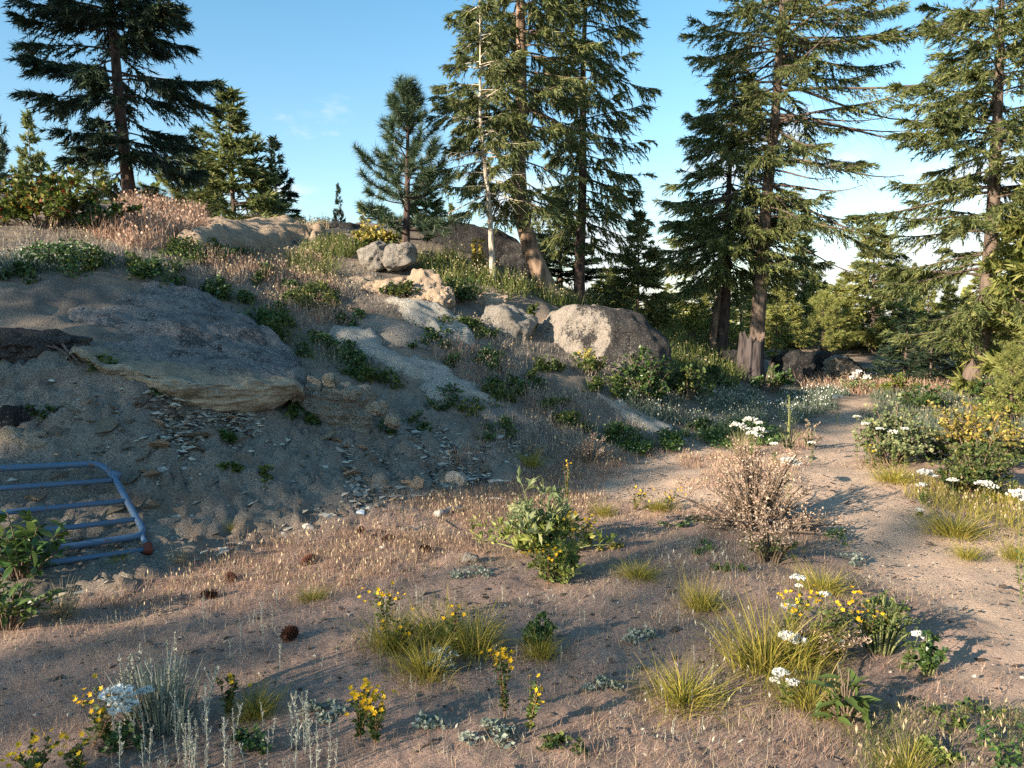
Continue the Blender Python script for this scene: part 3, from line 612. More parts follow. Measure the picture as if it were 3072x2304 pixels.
# ------------------------------------------------------------------ conifers
def fir_meshes(name, seed, Ht, r0, base, L, n_limb, path=None, dens=9.0, tw=0.42, card=(0.13, 0.022), per=7, hang=0.45, droop=0.35, up=(25, -8), bark=None, needles=None, dead=0.0, side=None, Lpts=None, skip=0.0, flare=1.3, whorl=0):
    """trunk + limbs mesh, crown mesh (local coordinates, foot at the origin)"""
    rng = np.random.default_rng(seed)
    pth = np.array(path if path is not None else [(0, 0, 0), (Ht, 0, 0)], float)
    tp = lambda h: np.stack([np.interp(h, pth[:, 0], pth[:, 1]), np.interp(h, pth[:, 0], pth[:, 2]), h], -1)
    mb = MB(); hh = np.concatenate([[-0.25, 0, 0.12, 0.3, 0.6], np.linspace(1.0, Ht, max(8, int(Ht * 3)))]) if Ht > 2 else np.linspace(-0.1, Ht, 14)
    rr = r0 * (1 - hh / Ht * 0.97).clip(0.02); rr = rr * (1 + (flare - 1) * np.exp(-np.maximum(hh, 0) * 4))
    TP = tp(hh); 
    if Ht > 2: TP[:, 0] += 0.02 * np.sin(hh * 1.3 + seed); TP[:, 1] += 0.02 * np.cos(hh * 1.1 + seed)
    mb.tube(TP, rr, 12 if r0 > 0.06 else 7)
    bb = MB()
    hz = rng.uniform(0, 1, n_limb) ** 0.9
    hz = base + (Ht * 0.985 - base) * np.sort(hz)
    if whorl: hz = np.round(hz / whorl) * whorl + rng.normal(0, 0.05, n_limb)
    hz = np.clip(hz, base, Ht * 0.985)
    az = np.arange(n_limb) * 2.39996 + rng.normal(0, 0.45, n_limb)
    ln = np.interp(hz, [p[0] for p in L], [p[1] for p in L]) * rng.uniform(0.62, 1.12, n_limb)
    if side is not None:
        for a0, gain in side: ln *= 1 + gain * np.cos(az - a0)
    keep = rng.uniform(size=n_limb) > skip; hz, az, ln = hz[keep], az[keep], ln[keep]; n_limb = len(hz)
    rel = (hz - base) / (Ht - base)
    el = np.radians(up[1] + (up[0] - up[1]) * rel ** 1.2 + rng.normal(0, 7, n_limb))
    s = np.linspace(0, 1, 9)[None]
    rad_ = ln[:, None] * s * np.cos(el)[:, None]
    dr = droop * (1 - 0.75 * rel)[:, None]
    zz = ln[:, None] * (np.sin(el)[:, None] * s - dr * (s ** 1.7) * 0.9 + dr * 0.55 * s ** 4)
    crook = rng.normal(0, 0.05, (n_limb, 1)) * ln[:, None] * np.sin(s * 3.1)
    ca, sa = np.cos(az)[:, None], np.sin(az)[:, None]
    o0 = np.stack([np.interp(hz, hh, TP[:, 0]), np.interp(hz, hh, TP[:, 1]), hz], -1)
    P = np.stack([rad_ * ca - crook * sa, rad_ * sa + crook * ca, zz], -1) + o0[:, None]
    lr = (0.006 + 0.011 * ln)[:, None] * (1 - 0.8 * s); lr = np.minimum(lr, r0 * 0.45)
    bb.tubes(P, lr, 4)
    isdead = rng.uniform(size=n_limb) < dead * (rel < 0.42)
    # twigs along each limb
    nt = np.maximum(3, (ln * dens * 1.5).astype(int)); nt = np.where(isdead, np.maximum(2, nt // 4), nt)
    li = np.repeat(np.arange(n_limb), nt); M = len(li)
    ss = rng.uniform(0, 1, M) ** 0.75; inner = 0.10 + 0.10 * rng.uniform(size=M); ss = inner + (1 - inner) * ss
    k = np.clip((ss * 8).astype(int), 0, 7); fr = ss * 8 - k
    B = P[li, k] * (1 - fr)[:, None] + P[li, k + 1] * fr[:, None]; Tg = unit(P[li, k + 1] - P[li, k])
    lat = unit(np.cross(Tg, np.array([0, 0, 1.0]))) * np.where(rng.uniform(size=M) < 0.5, 1, -1)[:, None]
    tl = tw * (0.35 + 0.65 * np.sin(np.pi * np.clip(ss * 0.85 + 0.12, 0, 1))) * rng.uniform(0.5, 1.15, M) * np.minimum(1, 0.45 + ln[li] * 0.45)
    dirn = unit(Tg * (0.75 + 0.5 * ss)[:, None] + lat * rng.uniform(0.35, 1.0, M)[:, None] + np.array([0, 0, 1.0]) * (rng.normal(0.05, 0.22, M) - hang * rng.uniform(0.2, 1.1, M))[:, None])
    live = ~isdead[li]
    sub = rng.uniform(size=M) < 0.45
    q = np.linspace(0, 1, 3)[None, :, None]
    TPp = B[:, None] + dirn[:, None] * (tl[:, None, None] * q) + np.array([0, 0, -1.0]) * (hang * 0.35 * tl[:, None, None] * q ** 2)
    bb.tubes(TPp[sub | isdead[li]], np.broadcast_to(np.array([0.006, 0.004, 0.002]), (int((sub | isdead[li]).sum()), 3)), 3)
    tm = mb.build(name + '_trunk', bark or BARK, True); bm_ = bb.build(name + '_branches', bark or BARK, True)
    # needles: feathered little blades along the twigs and the outer limb
    Bl, dl, tll = B[live], dirn[live], tl[live]; Ml = len(Bl)
    per = int(per * 2.1)
    u = np.tile(np.linspace(0.06, 0.94, per), Ml) + rng.normal(0, 0.05, Ml * per)
    ix = np.repeat(np.arange(Ml), per)
    pos = Bl[ix] + dl[ix] * (tll[ix] * u)[:, None] + np.array([0, 0, -1.0]) * (hang * 0.35 * tll[ix] * u ** 2)[:, None]
    rnd = unit(rng.normal(size=(len(ix), 3)))
    A = unit(dl[ix] * 0.9 + rnd * 0.72 + np.array([0, 0, -1.0]) * (hang * 0.5))
    cb = MB()
    cb.needles(pos, A, card[0] * rng.uniform(0.6, 1.25, len(ix)), card[1] * 0.80 * rng.uniform(0.7, 1.3, len(ix)), rng)
    # leader
    n_ = 26; u = rng.uniform(0.9, 1.0, n_); cb.cards(tp(Ht * u), unit(rng.normal(size=(n_, 3)) * 0.6 + np.array([0, 0, 0.7])), card[0], card[1], rng)
    cm = cb.build(name + '_crown', needles or NEEDLE)
    return tm, cm, bm_
def pine_meshes(name, seed, Ht, r0, base, L, n_limb, tuft=0.17, wd=0.006, per=46, bark=None, needles=None, tuftd=5.5, whorl=0.0):
    rng = np.random.default_rng(seed); mb = MB(); bb = MB()
    hh = np.linspace(-0.1, Ht, 16); TP = np.stack([0.03 * np.sin(hh * 1.1 + seed), 0.03 * np.cos(hh + seed), hh], -1)
    mb.tube(TP, r0 * (1 - hh / Ht * 0.93).clip(0.05), 10)
    hz = np.sort(base + (Ht * 0.97 - base) * rng.uniform(0, 1, n_limb) ** 0.9)
    if whorl: hz = np.clip(np.round(hz / whorl) * whorl + rng.normal(0, 0.03, n_limb), base, Ht * .97)
    az = np.arange(n_limb) * 2.39996 + rng.normal(0, 0.4, n_limb); ln = np.interp(hz, [p[0] for p in L], [p[1] for p in L]) * rng.uniform(0.7, 1.1, n_limb)
    rel = (hz - base) / (Ht - base); el = np.radians(5 + 45 * rel + rng.normal(0, 6, n_limb)); s = np.linspace(0, 1, 8)[None]
    rad_ = ln[:, None] * s * np.cos(el)[:, None]; zz = ln[:, None] * (np.sin(el)[:, None] * s - 0.18 * s + 0.32 * s ** 2.2)
    o0 = np.stack([np.interp(hz, hh, TP[:, 0]), np.interp(hz, hh, TP[:, 1]), hz], -1)
    P = np.stack([rad_ * np.cos(az)[:, None], rad_ * np.sin(az)[:, None], zz], -1) + o0[:, None]
    bb.tubes(P, np.minimum((0.007 + 0.013 * ln)[:, None] * (1 - 0.7 * s), r0 * 0.5), 4)
    nt = np.maximum(2, (ln * tuftd).astype(int)); li = np.repeat(np.arange(n_limb), nt); M = len(li)
    ss = 0.30 + 0.68 * rng.uniform(0, 1, M) ** 0.8; k = np.clip((ss * 7).astype(int), 0, 6); fr = ss * 7 - k
    B = P[li, k] * (1 - fr)[:, None] + P[li, k + 1] * fr[:, None]; Tg = unit(P[li, k + 1] - P[li, k])
    lat = unit(np.cross(Tg, np.array([0, 0, 1.0]))) * np.where(rng.uniform(size=M) < 0.5, 1, -1)[:, None]
    dn = unit(Tg + lat * rng.uniform(0.2, 0.9, M)[:, None] + np.array([0, 0, 1.0]) * rng.uniform(0, 0.5, M)[:, None]); tl = 0.24 * rng.uniform(0.3, 1.1, M) * np.minimum(1, ln[li])
    E = B + dn * tl[:, None]; q = np.linspace(0, 1, 3)[None, :, None]
    bb.tubes(B[:, None] + (E - B)[:, None] * q, np.broadcast_to(np.array([0.007, 0.006, 0.005]), (M, 3)), 3)
    E = np.concatenate([E, P[:, -1], np.array([[TP[-1, 0], TP[-1, 1], Ht]])]); dn = np.concatenate([dn, unit(P[:, -1] - P[:, -2]), np.array([[0, 0, 1.0]])])
    ix = np.repeat(np.arange(len(E)), per); back = rng.uniform(0, 0.16, len(ix))
    A = unit(dn[ix] * 0.55 + unit(rng.normal(size=(len(ix), 3))) * 0.85)
    cb = MB(); cb.needles(E[ix] - dn[ix] * back[:, None], A, tuft * rng.uniform(0.75, 1.15, len(ix)), wd, rng)
    return mb.build(name + '_trunk', bark or BARK_DK, True), cb.build(name + '_crown', needles or PINEND), bb.build(name + '_branches', bark or BARK_DK, True)
def tree(name, label, ms, x, y, rz=0.0, scale=1.0, cat='tree', group=None, z=None, needles=None):
    t_ = thing(name, label, cat, (x, y, (gz(x, y) if z is None else z) - 0.03), rz, group, scale)
    link('trunk', ms[0], t_); c_ = link('crown', ms[1], t_); c_['kind'] = 'stuff'; link('branches', ms[2], t_)['kind'] = 'stuff'
    if needles is not None: c_.material_slots[0].link = 'OBJECT'; c_.material_slots[0].material = needles
    return t_
def tp_(px, py, D): return at(px, py, D)

# near trees, each with a shape of its own
p = at(133, 212, 17)
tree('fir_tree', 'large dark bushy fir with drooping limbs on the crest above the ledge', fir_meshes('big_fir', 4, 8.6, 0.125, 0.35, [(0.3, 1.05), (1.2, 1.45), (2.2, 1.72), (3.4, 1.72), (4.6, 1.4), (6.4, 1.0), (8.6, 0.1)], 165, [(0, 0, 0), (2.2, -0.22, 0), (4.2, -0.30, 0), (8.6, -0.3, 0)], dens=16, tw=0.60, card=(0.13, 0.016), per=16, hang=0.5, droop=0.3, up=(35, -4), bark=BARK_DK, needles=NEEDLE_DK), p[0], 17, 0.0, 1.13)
p = at(492, 283, 14.5)
tree('fir_tree', 'slender fir with a thin pale trunk in front of the leaning fir', fir_meshes('slender', 8, 5.6, 0.060, 1.1, [(1.0, 0.8), (1.6, 1.05), (2.6, 0.95), (3.8, 0.8), (5.0, 0.6), (5.6, 0.1)], 85, [(0, 0, 0), (1.5, -0.04, 0), (3, -0.2, 0), (5.6, -0.25, 0)], dens=15, tw=0.42, card=(0.11, 0.014), per=10, hang=0.75, droop=0.3, bark=BARK_LT, needles=NEEDLE, dead=0.25), p[0], 14.5)
p = at(551, 301, 15.5)
tree('fir_tree', 'tall fir whose thick mossy trunk leans to the side then straightens', fir_meshes('leaning', 15, 10.2, 0.185, 1.75, [(1.0, 0.8), (1.7, 1.3), (2.6, 1.25), (4, 1.35), (6, 1.5), (8, 1.1), (10.2, 0.1)], 175, [(0, 0, 0), (0.4, -0.16, 0), (1.0, -0.40, 0), (1.7, -0.58, 0), (2.6, -0.64, 0), (10.2, -0.56, 0)], dens=11, tw=0.52, card=(0.125, 0.016), per=11, hang=0.8, droop=0.4, bark=BARK_RD, needles=NEEDLE, side=[(0.4, 0.1)]), p[0], 15.5)
p = at(580, 290, 17.5)
tree('fir_tree', 'dense tall fir with a straight dark trunk right of the leaning fir', fir_meshes('straight', 23, 9.6, 0.13, 1.3, [(1.2, 0.95), (2.0, 1.15), (3.2, 1.15), (5, 1.25), (7, 1.0), (9.6, 0.1)], 140, [(0, 0, 0), (3, 0.02, 0), (9.6, 0.12, 0)], dens=11, tw=0.55, card=(0.135, 0.017), per=11, hang=0.9, droop=0.45, bark=BARK_DK, needles=NEEDLE, side=[(0.0, 0.22)]), p[0], 17.5)
p = at(407, 241, 14)
tree('pine_tree', 'young blue green pine with long needles standing behind the cracked boulders', pine_meshes('pine', 5, 3.35, 0.085, 0.60, [(0.5, 1.0), (1.1, 1.05), (1.9, 0.75), (2.6, 0.5), (3.35, 0.15)], 74, per=56, tuftd=7.5), p[0], 14)
p = at(753, 377, 19)
tree('fir_tree', 'tallest fir with a bare lower trunk and long thin limbs beside the stump', fir_meshes('tallest', 31, 13.5, 0.20, 3.6, [(3.4, 2.0), (4.6, 2.6), (6, 2.9), (8, 2.9), (10, 2.3), (13.5, 0.2)], 210, [(0, 0, 0), (2, 0.1, 0), (4, 0.22, 0), (6, 0.35, 0), (9, 0.5, 0), (13.5, 0.55, 0)], dens=13, tw=0.60, card=(0.13, 0.0165), per=9, hang=0.55, droop=0.42, bark=BARK, needles=NEEDLE, dead=0.45, side=[(0.0, 0.28)], up=(30, -5)), p[0], 19)
p = at(722, 348, 20)
tree('fir_tree', 'bushy fir on twin trunks just left of the tallest fir', fir_meshes('twin', 37, 7.7, 0.15, 2.0, [(1.9, 1.4), (2.7, 2.2), (3.6, 2.2), (4.6, 1.7), (6, 1.05), (7.7, 0.1)], 165, [(0, 0, 0), (1.5, 0.06, 0), (4, 0.1, 0), (7.7, 0.16, 0)], dens=11, tw=0.60, card=(0.14, 0.018), per=11, hang=0.6, droop=0.4, bark=BARK_DK, needles=NEEDLE), p[0], 20)
mb = MB(); mb.tube([(-0.12, .25, -0.1), (-0.16, .22, 0.5), (-0.12, 0.18, 1.1), (0.02, .1, 1.9)], [0.17, 0.14, 0.12, 0.09], 10)
tw_ = [o for o in C.objects if o.name.startswith('fir_tree')][-1]; link('trunk', mb.build('second_trunk', BARK_RD, True), tw_)
p = at(968, 397, 16.6)
tree('fir_tree', 'large fir with a leaning dark trunk growing behind the flowering shrubs', fir_meshes('right_fir', 43, 11, 0.20, 1.45, [(1.3, 1.7), (2.4, 2.3), (4, 2.5), (5.5, 2.1), (7.5, 1.5), (9.5, 0.9), (11, 0.1)], 185, [(0, 0, 0), (0.8, 0.16, 0), (1.8, 0.28, 0), (4, 0.36, 0), (7, 0.34, 0), (11, 0.3, 0)], dens=12, tw=0.62, card=(0.135, 0.017), per=12, hang=0.6, droop=0.38, bark=BARK, needles=NEEDLE, side=[(3.3, 0.12)], up=(32, -3)), p[0], 16.6)

# shared young conifers for the stand behind
Y1 = fir_meshes('young_fir', 51, 4.0, 0.07, 0.15, [(0.1, 1.25), (0.8, 1.2), (2.0, 0.8), (3.1, 0.34), (3.7, 0.12), (4.0, 0.03)], 120, dens=9, tw=0.5, card=(0.19, 0.034), per=6, hang=0.25, droop=0.22, up=(40, 2))
Y2 = fir_meshes('young_fir_slim', 52, 4.0, 0.06, 0.2, [(0.1, 0.85), (1.0, 0.85), (2.2, 0.6), (3.2, 0.24), (3.7, 0.10), (4.0, 0.03)], 110, dens=9, tw=0.42, card=(0.18, 0.032), per=6, hang=0.3, droop=0.25, up=(40, 0), skip=0.1)
Y3 = fir_meshes('young_fir_open', 53, 4.0, 0.07, 0.35, [(0.3, 1.1), (1.3, 1.1), (2.4, 0.75), (3.4, 0.35), (4.0, 0.05)], 84, dens=9, tw=0.45, card=(0.18, 0.030), per=6, hang=0.4, droop=0.3, up=(35, -5), skip=0.15)
YP = pine_meshes('young_pine', 54, 3.0, 0.08, 0.25, [(0.2, 1.05), (1.0, 1.1), (2.0, 0.7), (3.0, 0.15)], 46, tuft=0.22, wd=0.011, per=34, tuftd=6)
def young(ms, px, pyb, pyt, D, wpx, label, rz, needles=None, h0=4.0, w0=1.1, name='young_fir', pybase=None, z=None):
    q = at(px, pyb, D); zt = at(px, pyt, D)[2]; zb = gz(q[0], D) if z is None else z
    sh = max(0.3, (zt - zb)) / h0; sw = (wpx / 2 / F * D) / w0
    return tree(name, label, ms, q[0], D, rz, (sw, sw, sh), 'tree', 'young conifers of the stand behind', zb, needles)
YL = [
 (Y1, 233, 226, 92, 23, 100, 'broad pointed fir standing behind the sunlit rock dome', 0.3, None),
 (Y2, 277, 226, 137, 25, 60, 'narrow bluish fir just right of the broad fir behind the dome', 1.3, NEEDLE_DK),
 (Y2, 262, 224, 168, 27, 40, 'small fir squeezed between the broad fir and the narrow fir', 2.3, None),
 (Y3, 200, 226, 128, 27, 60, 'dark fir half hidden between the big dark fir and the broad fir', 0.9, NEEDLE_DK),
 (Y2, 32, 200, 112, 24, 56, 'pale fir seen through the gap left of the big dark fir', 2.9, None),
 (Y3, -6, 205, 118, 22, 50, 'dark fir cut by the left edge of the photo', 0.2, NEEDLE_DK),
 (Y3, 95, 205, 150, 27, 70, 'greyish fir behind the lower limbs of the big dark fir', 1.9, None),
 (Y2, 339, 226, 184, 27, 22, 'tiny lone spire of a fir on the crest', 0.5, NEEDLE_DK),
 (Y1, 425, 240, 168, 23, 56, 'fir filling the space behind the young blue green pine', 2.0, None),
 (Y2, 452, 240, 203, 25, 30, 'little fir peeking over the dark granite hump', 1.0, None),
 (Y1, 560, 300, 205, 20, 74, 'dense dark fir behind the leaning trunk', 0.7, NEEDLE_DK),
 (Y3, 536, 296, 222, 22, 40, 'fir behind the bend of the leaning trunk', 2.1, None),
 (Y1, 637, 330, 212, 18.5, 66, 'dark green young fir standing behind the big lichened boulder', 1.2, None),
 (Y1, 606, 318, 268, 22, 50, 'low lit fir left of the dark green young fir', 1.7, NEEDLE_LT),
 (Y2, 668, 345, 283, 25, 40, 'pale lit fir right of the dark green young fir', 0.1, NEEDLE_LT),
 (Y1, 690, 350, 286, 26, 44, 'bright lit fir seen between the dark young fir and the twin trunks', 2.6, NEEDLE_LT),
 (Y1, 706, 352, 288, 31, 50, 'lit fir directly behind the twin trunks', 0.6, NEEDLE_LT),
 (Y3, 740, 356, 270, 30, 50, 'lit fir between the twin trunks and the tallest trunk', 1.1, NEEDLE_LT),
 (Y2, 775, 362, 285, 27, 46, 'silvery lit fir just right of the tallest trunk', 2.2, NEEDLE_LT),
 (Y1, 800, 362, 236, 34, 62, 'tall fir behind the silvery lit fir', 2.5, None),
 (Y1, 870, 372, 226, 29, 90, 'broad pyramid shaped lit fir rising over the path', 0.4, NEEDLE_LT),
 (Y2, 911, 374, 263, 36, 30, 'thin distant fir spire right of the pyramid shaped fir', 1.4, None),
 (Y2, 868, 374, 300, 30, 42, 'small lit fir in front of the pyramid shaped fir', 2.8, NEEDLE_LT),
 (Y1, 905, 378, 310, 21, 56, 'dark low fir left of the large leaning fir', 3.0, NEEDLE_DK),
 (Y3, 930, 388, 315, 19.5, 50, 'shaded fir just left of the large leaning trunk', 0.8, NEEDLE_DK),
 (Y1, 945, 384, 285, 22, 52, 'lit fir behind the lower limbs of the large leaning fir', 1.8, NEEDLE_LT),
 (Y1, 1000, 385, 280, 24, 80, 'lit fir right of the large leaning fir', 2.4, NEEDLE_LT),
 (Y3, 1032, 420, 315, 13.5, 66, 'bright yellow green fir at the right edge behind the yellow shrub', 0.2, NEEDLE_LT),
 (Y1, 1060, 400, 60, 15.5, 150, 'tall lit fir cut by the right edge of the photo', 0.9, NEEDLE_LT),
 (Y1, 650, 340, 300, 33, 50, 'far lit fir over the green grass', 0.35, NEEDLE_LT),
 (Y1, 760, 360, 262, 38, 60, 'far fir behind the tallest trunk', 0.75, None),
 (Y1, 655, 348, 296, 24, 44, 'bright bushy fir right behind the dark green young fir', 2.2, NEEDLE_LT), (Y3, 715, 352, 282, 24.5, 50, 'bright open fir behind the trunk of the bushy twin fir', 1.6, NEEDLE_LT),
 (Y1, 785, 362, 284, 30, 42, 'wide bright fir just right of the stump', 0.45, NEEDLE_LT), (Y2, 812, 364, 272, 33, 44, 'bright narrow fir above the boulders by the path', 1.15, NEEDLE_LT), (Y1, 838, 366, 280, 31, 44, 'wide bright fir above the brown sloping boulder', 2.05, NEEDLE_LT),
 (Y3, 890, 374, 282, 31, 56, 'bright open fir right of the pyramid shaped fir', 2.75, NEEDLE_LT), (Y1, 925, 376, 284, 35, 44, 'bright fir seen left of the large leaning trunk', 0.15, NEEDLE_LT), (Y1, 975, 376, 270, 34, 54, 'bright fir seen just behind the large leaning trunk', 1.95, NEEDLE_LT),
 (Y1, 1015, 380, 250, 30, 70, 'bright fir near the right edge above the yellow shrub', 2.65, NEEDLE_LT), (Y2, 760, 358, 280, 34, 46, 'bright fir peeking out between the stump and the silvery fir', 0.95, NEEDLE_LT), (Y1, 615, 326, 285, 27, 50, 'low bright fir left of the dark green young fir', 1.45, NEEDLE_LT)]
for a in YL: young(*a[:8], needles=a[8])
PL = [(822, 364, 292, 28, 50, 'bushy lit pine behind the dark lichened boulder', 0.4, NEEDLE_LT),
      (180, 222, 168, 20, 90, 'lit bushy pine behind the trunk of the big dark fir', 0.9, NEEDLE_LT), (150, 218, 185, 19, 60, 'low dark pine behind the foot of the big dark fir', 2.0, None),
      (380, 238, 205, 19, 46, 'low pine behind the yellow leaved bush on the crest', 0.3, None), (1010, 420, 345, 12.6, 60, 'lit soft pine at the right edge of the clearing', 1.3, NEEDLE_LT), (-25, 150, 30, 13.0, 60, 'pine whose needle tips poke in at the left edge', 0.6, None)]
for a in PL:
    z_ = None if a[0] != -25 else gz(at(-25, 150, 13.0)[0], 13.0)
    young(YP, *a[:7], needles=a[7], h0=3.0, w0=1.1, name='young_pine', z=z_)
# the far wood
rng = np.random.default_rng(77); fb = MB()
for kk in range(300):
    a_ = rng.uniform(-0.75, 0.75); r_ = rng.uniform(42, 95); x_, y_ = r_ * math.sin(a_), r_ * math.cos(a_); z_ = gz(x_, y_)
    hgt = rng.uniform(0.5, 1.0) * min(6.5, (CAMZ + y_ * 0.052) - z_ if a_ > -0.05 else 6.0); 
    if hgt < 1: continue
    nb = 120; u = rng.uniform(0, 1, nb) ** 0.8; az = rng.uniform(0, 6.283, nb); rr_ = hgt * 0.24 * (1 - u) * rng.uniform(0.4, 1.1, nb)
    P_ = np.stack([x_ + rr_ * np.cos(az), y_ + rr_ * np.sin(az), z_ + hgt * (0.05 + 0.95 * u)], -1)
    A_ = unit(np.stack([np.cos(az), np.sin(az), -0.35 + rng.normal(0, .3, nb)], -1)); fb.cards(P_ - A_ * 0.3, A_, 0.75 * (1.1 - 0.6 * u), 0.16, rng)
tag(link('forest', fb.build('forest', NEEDLE_LT)), 'hazy mass of distant conifers beyond the clearing', None, None, 'stuff')

# the trees beyond the left edge whose shade lies over the slope
SH1 = fir_meshes('shade_fir', 61, 10.0, 0.2, 0.8, [(0.6, 1.2), (3, 2.2), (7, 2.3), (9, 1.9), (10, 0.9)], 120, dens=7, tw=0.7, card=(0.26, 0.05), per=6, hang=0.5, droop=0.35, bark=BARK_DK)
SH3 = fir_meshes('airy_fir', 63, 10.0, 0.2, 0.8, [(0.6, 1.2), (3, 2.2), (7, 2.3), (9, 1.9), (10, 0.9)], 95, dens=5.0, tw=0.75, card=(0.24, 0.042), per=5, hang=0.5, droop=0.35, bark=BARK_DK)
SHADE = [  # distance along the light, place across it, height of the top over the ground datum as if 15 m away, girth, look
 (30, -3.6, 7.0, .8, 'far'), (26, -1.0, 5.6, .5, 'low'), (30, 0.9, 5.0, .35, 'thin'), (30, 2.75, 6.7, .28, 'slender'), (33, 3.7, 6.1, .36, 'small'), (30, 6.2, 6.6, .34, 'bushy'), (32, 7.3, 9.0, .42, 'tall'), (28, 8.5, 7.6, .5, 'wide'), (34, 9.8, 8.0, .45, 'dense'), (30, 10.9, 7.2, .5, 'dark'), (33, 13.2, 7.2, .45, 'pointed')]
for i_, (t_, s_, zt_, g_, lk_) in enumerate(SHADE):
    q = SUN_H * t_ + np.array([SUN_H[1], -SUN_H[0]]) * s_; h_ = zt_ + (t_ - 15) * math.tan(SUN_EL) - gz(q[0], q[1])
    tree('fir_tree', f'{lk_} fir outside the left edge that shades the slope', SH3 if s_ < 4 else SH1, q[0], q[1], i_ * 1.7, (g_, g_, h_ / 10.0), 'tree', 'shade trees beyond the left edge')
SH2 = fir_meshes('unseen_shade_fir', 62, 11.0, 0.16, 4.6, [(4.4, 1.6), (6, 1.9), (9, 1.3), (11, 0.1)], 110, dens=7, tw=0.7, card=(0.26, 0.05), per=6, hang=0.5, droop=0.35, bark=BARK_DK)  # added unseen fir, crown raised to shade the big fir but leave ground lit
q = SUN_H * 6.0 + np.array([SUN_H[1], -SUN_H[0]]) * 18.6
tree('fir_tree', 'unseen bare stemmed fir added outside the left edge to shade the big dark fir', SH2, q[0], q[1])
# ------------------------------------------------------------------ plants
LEAF_DK = mat_leaf('glossy_dark_leaves', [(0.0, (0.022, 0.050, 0.014)), (0.6, (0.050, 0.10, 0.024)), (1.0, (0.11, 0.16, 0.035))], 0.2, 0.5, 0.4)
LEAF_MID = mat_leaf('green_leaves', [(0.0, (0.035, 0.065, 0.018)), (0.6, (0.085, 0.125, 0.030)), (0.9, (0.17, 0.19, 0.045)), (1.0, (0.26, 0.22, 0.05))], 0.3, 0.35, 0.5)
LEAF_PALE = mat_leaf('pale_leaves', [(0.0, (0.10, 0.14, 0.06)), (0.6, (0.20, 0.23, 0.10)), (1.0, (0.34, 0.34, 0.16))], 0.25, 0.35, 0.5)
LEAF_LIME = mat_leaf('sunlit_lime_leaves', [(0.0, (0.10, 0.15, 0.03)), (0.6, (0.24, 0.28, 0.06)), (1.0, (0.42, 0.40, 0.12))], 0.32, 0.3, 0.5)  # yellow green, partly standing in for sun on the leaves
LEAF_YEL = mat_leaf('yellowing_leaves', [(0.0, (0.12, 0.13, 0.03)), (0.5, (0.34, 0.29, 0.06)), (0.9, (0.55, 0.43, 0.11)), (1.0, (0.48, 0.24, 0.05))], 0.3, 0.3, 0.5)
LEAF_RED = mat_leaf('turning_leaves', [(0.0, (0.045, 0.075, 0.015)), (0.5, (0.10, 0.14, 0.025)), (0.8, (0.22, 0.24, 0.04)), (0.95, (0.28, 0.16, 0.03)), (1.0, (0.36, 0.05, 0.025))], 0.3, 0.3, 0.5)
LEAF_GREY = mat_leaf('silvery_leaves', [(0.0, (0.14, 0.17, 0.12)), (0.6, (0.26, 0.29, 0.23)), (1.0, (0.42, 0.42, 0.35))], 0.15, 0.15, 0.8)
SILVER = mat_leaf('silver_stalks', [(0.0, (0.26, 0.26, 0.20)), (0.6, (0.42, 0.41, 0.33)), (1.0, (0.58, 0.55, 0.46))], 0.1, 0.1, 0.9)
GR_DRY = mat_leaf('dry_grass', [(0.0, (0.19, 0.105, 0.07)), (0.4, (0.36, 0.22, 0.15)), (0.8, (0.50, 0.335, 0.24)), (1.0, (0.60, 0.46, 0.34))], 0.25, 0.2, 0.7)
GR_STRAW = mat_leaf('straw', [(0.0, (0.20, 0.15, 0.085)), (0.5, (0.38, 0.29, 0.17)), (1.0, (0.58, 0.48, 0.31))], 0.25, 0.2, 0.7)
GR_GREY = mat_leaf('grey_dry_grass', [(0.0, (0.15, 0.12, 0.095)), (0.5, (0.29, 0.245, 0.20)), (1.0, (0.46, 0.41, 0.34))], 0.25, 0.2, 0.7)
GR_TUFT = mat_leaf('bunchgrass', [(0.0, (0.12, 0.125, 0.02)), (0.45, (0.28, 0.25, 0.038)), (0.8, (0.44, 0.36, 0.07)), (1.0, (0.50, 0.36, 0.12))], 0.35, 0.3, 0.55)
GR_GREEN = mat_leaf('green_grass', [(0.0, (0.05, 0.075, 0.018)), (0.6, (0.12, 0.15, 0.035)), (1.0, (0.26, 0.25, 0.08))], 0.3, 0.25, 0.6)
GR_BLUE = mat_leaf('bluish_grass', [(0.0, (0.07, 0.095, 0.065)), (0.6, (0.13, 0.16, 0.11)), (1.0, (0.22, 0.24, 0.17))], 0.25, 0.25, 0.6)
RUSTY = mat_leaf('rusty_twigs', [(0.0, (0.26, 0.16, 0.11)), (0.5, (0.46, 0.32, 0.23)), (1.0, (0.66, 0.52, 0.40))], 0.2, 0.2, 0.8)
PET_Y = mat_leaf('yellow_petals', [(0.0, (0.50, 0.25, 0.008)), (0.6, (0.68, 0.40, 0.012)), (1.0, (0.78, 0.52, 0.03))], 0.2, 0.2, 0.6, 0.1)
PET_W = mat_leaf('white_petals', [(0.0, (0.66, 0.64, 0.56)), (1.0, (0.82, 0.81, 0.76))], 0.2, 0.2, 0.6, 0.05)
STEM_G = mat_leaf('green_stems', [(0.0, (0.10, 0.13, 0.05)), (1.0, (0.24, 0.24, 0.10))], 0.1, 0.2, 0.7)
STEM_R = mat_leaf('reddish_stems', [(0.0, (0.20, 0.10, 0.06)), (1.0, (0.34, 0.20, 0.11))], 0.1, 0.2, 0.7)

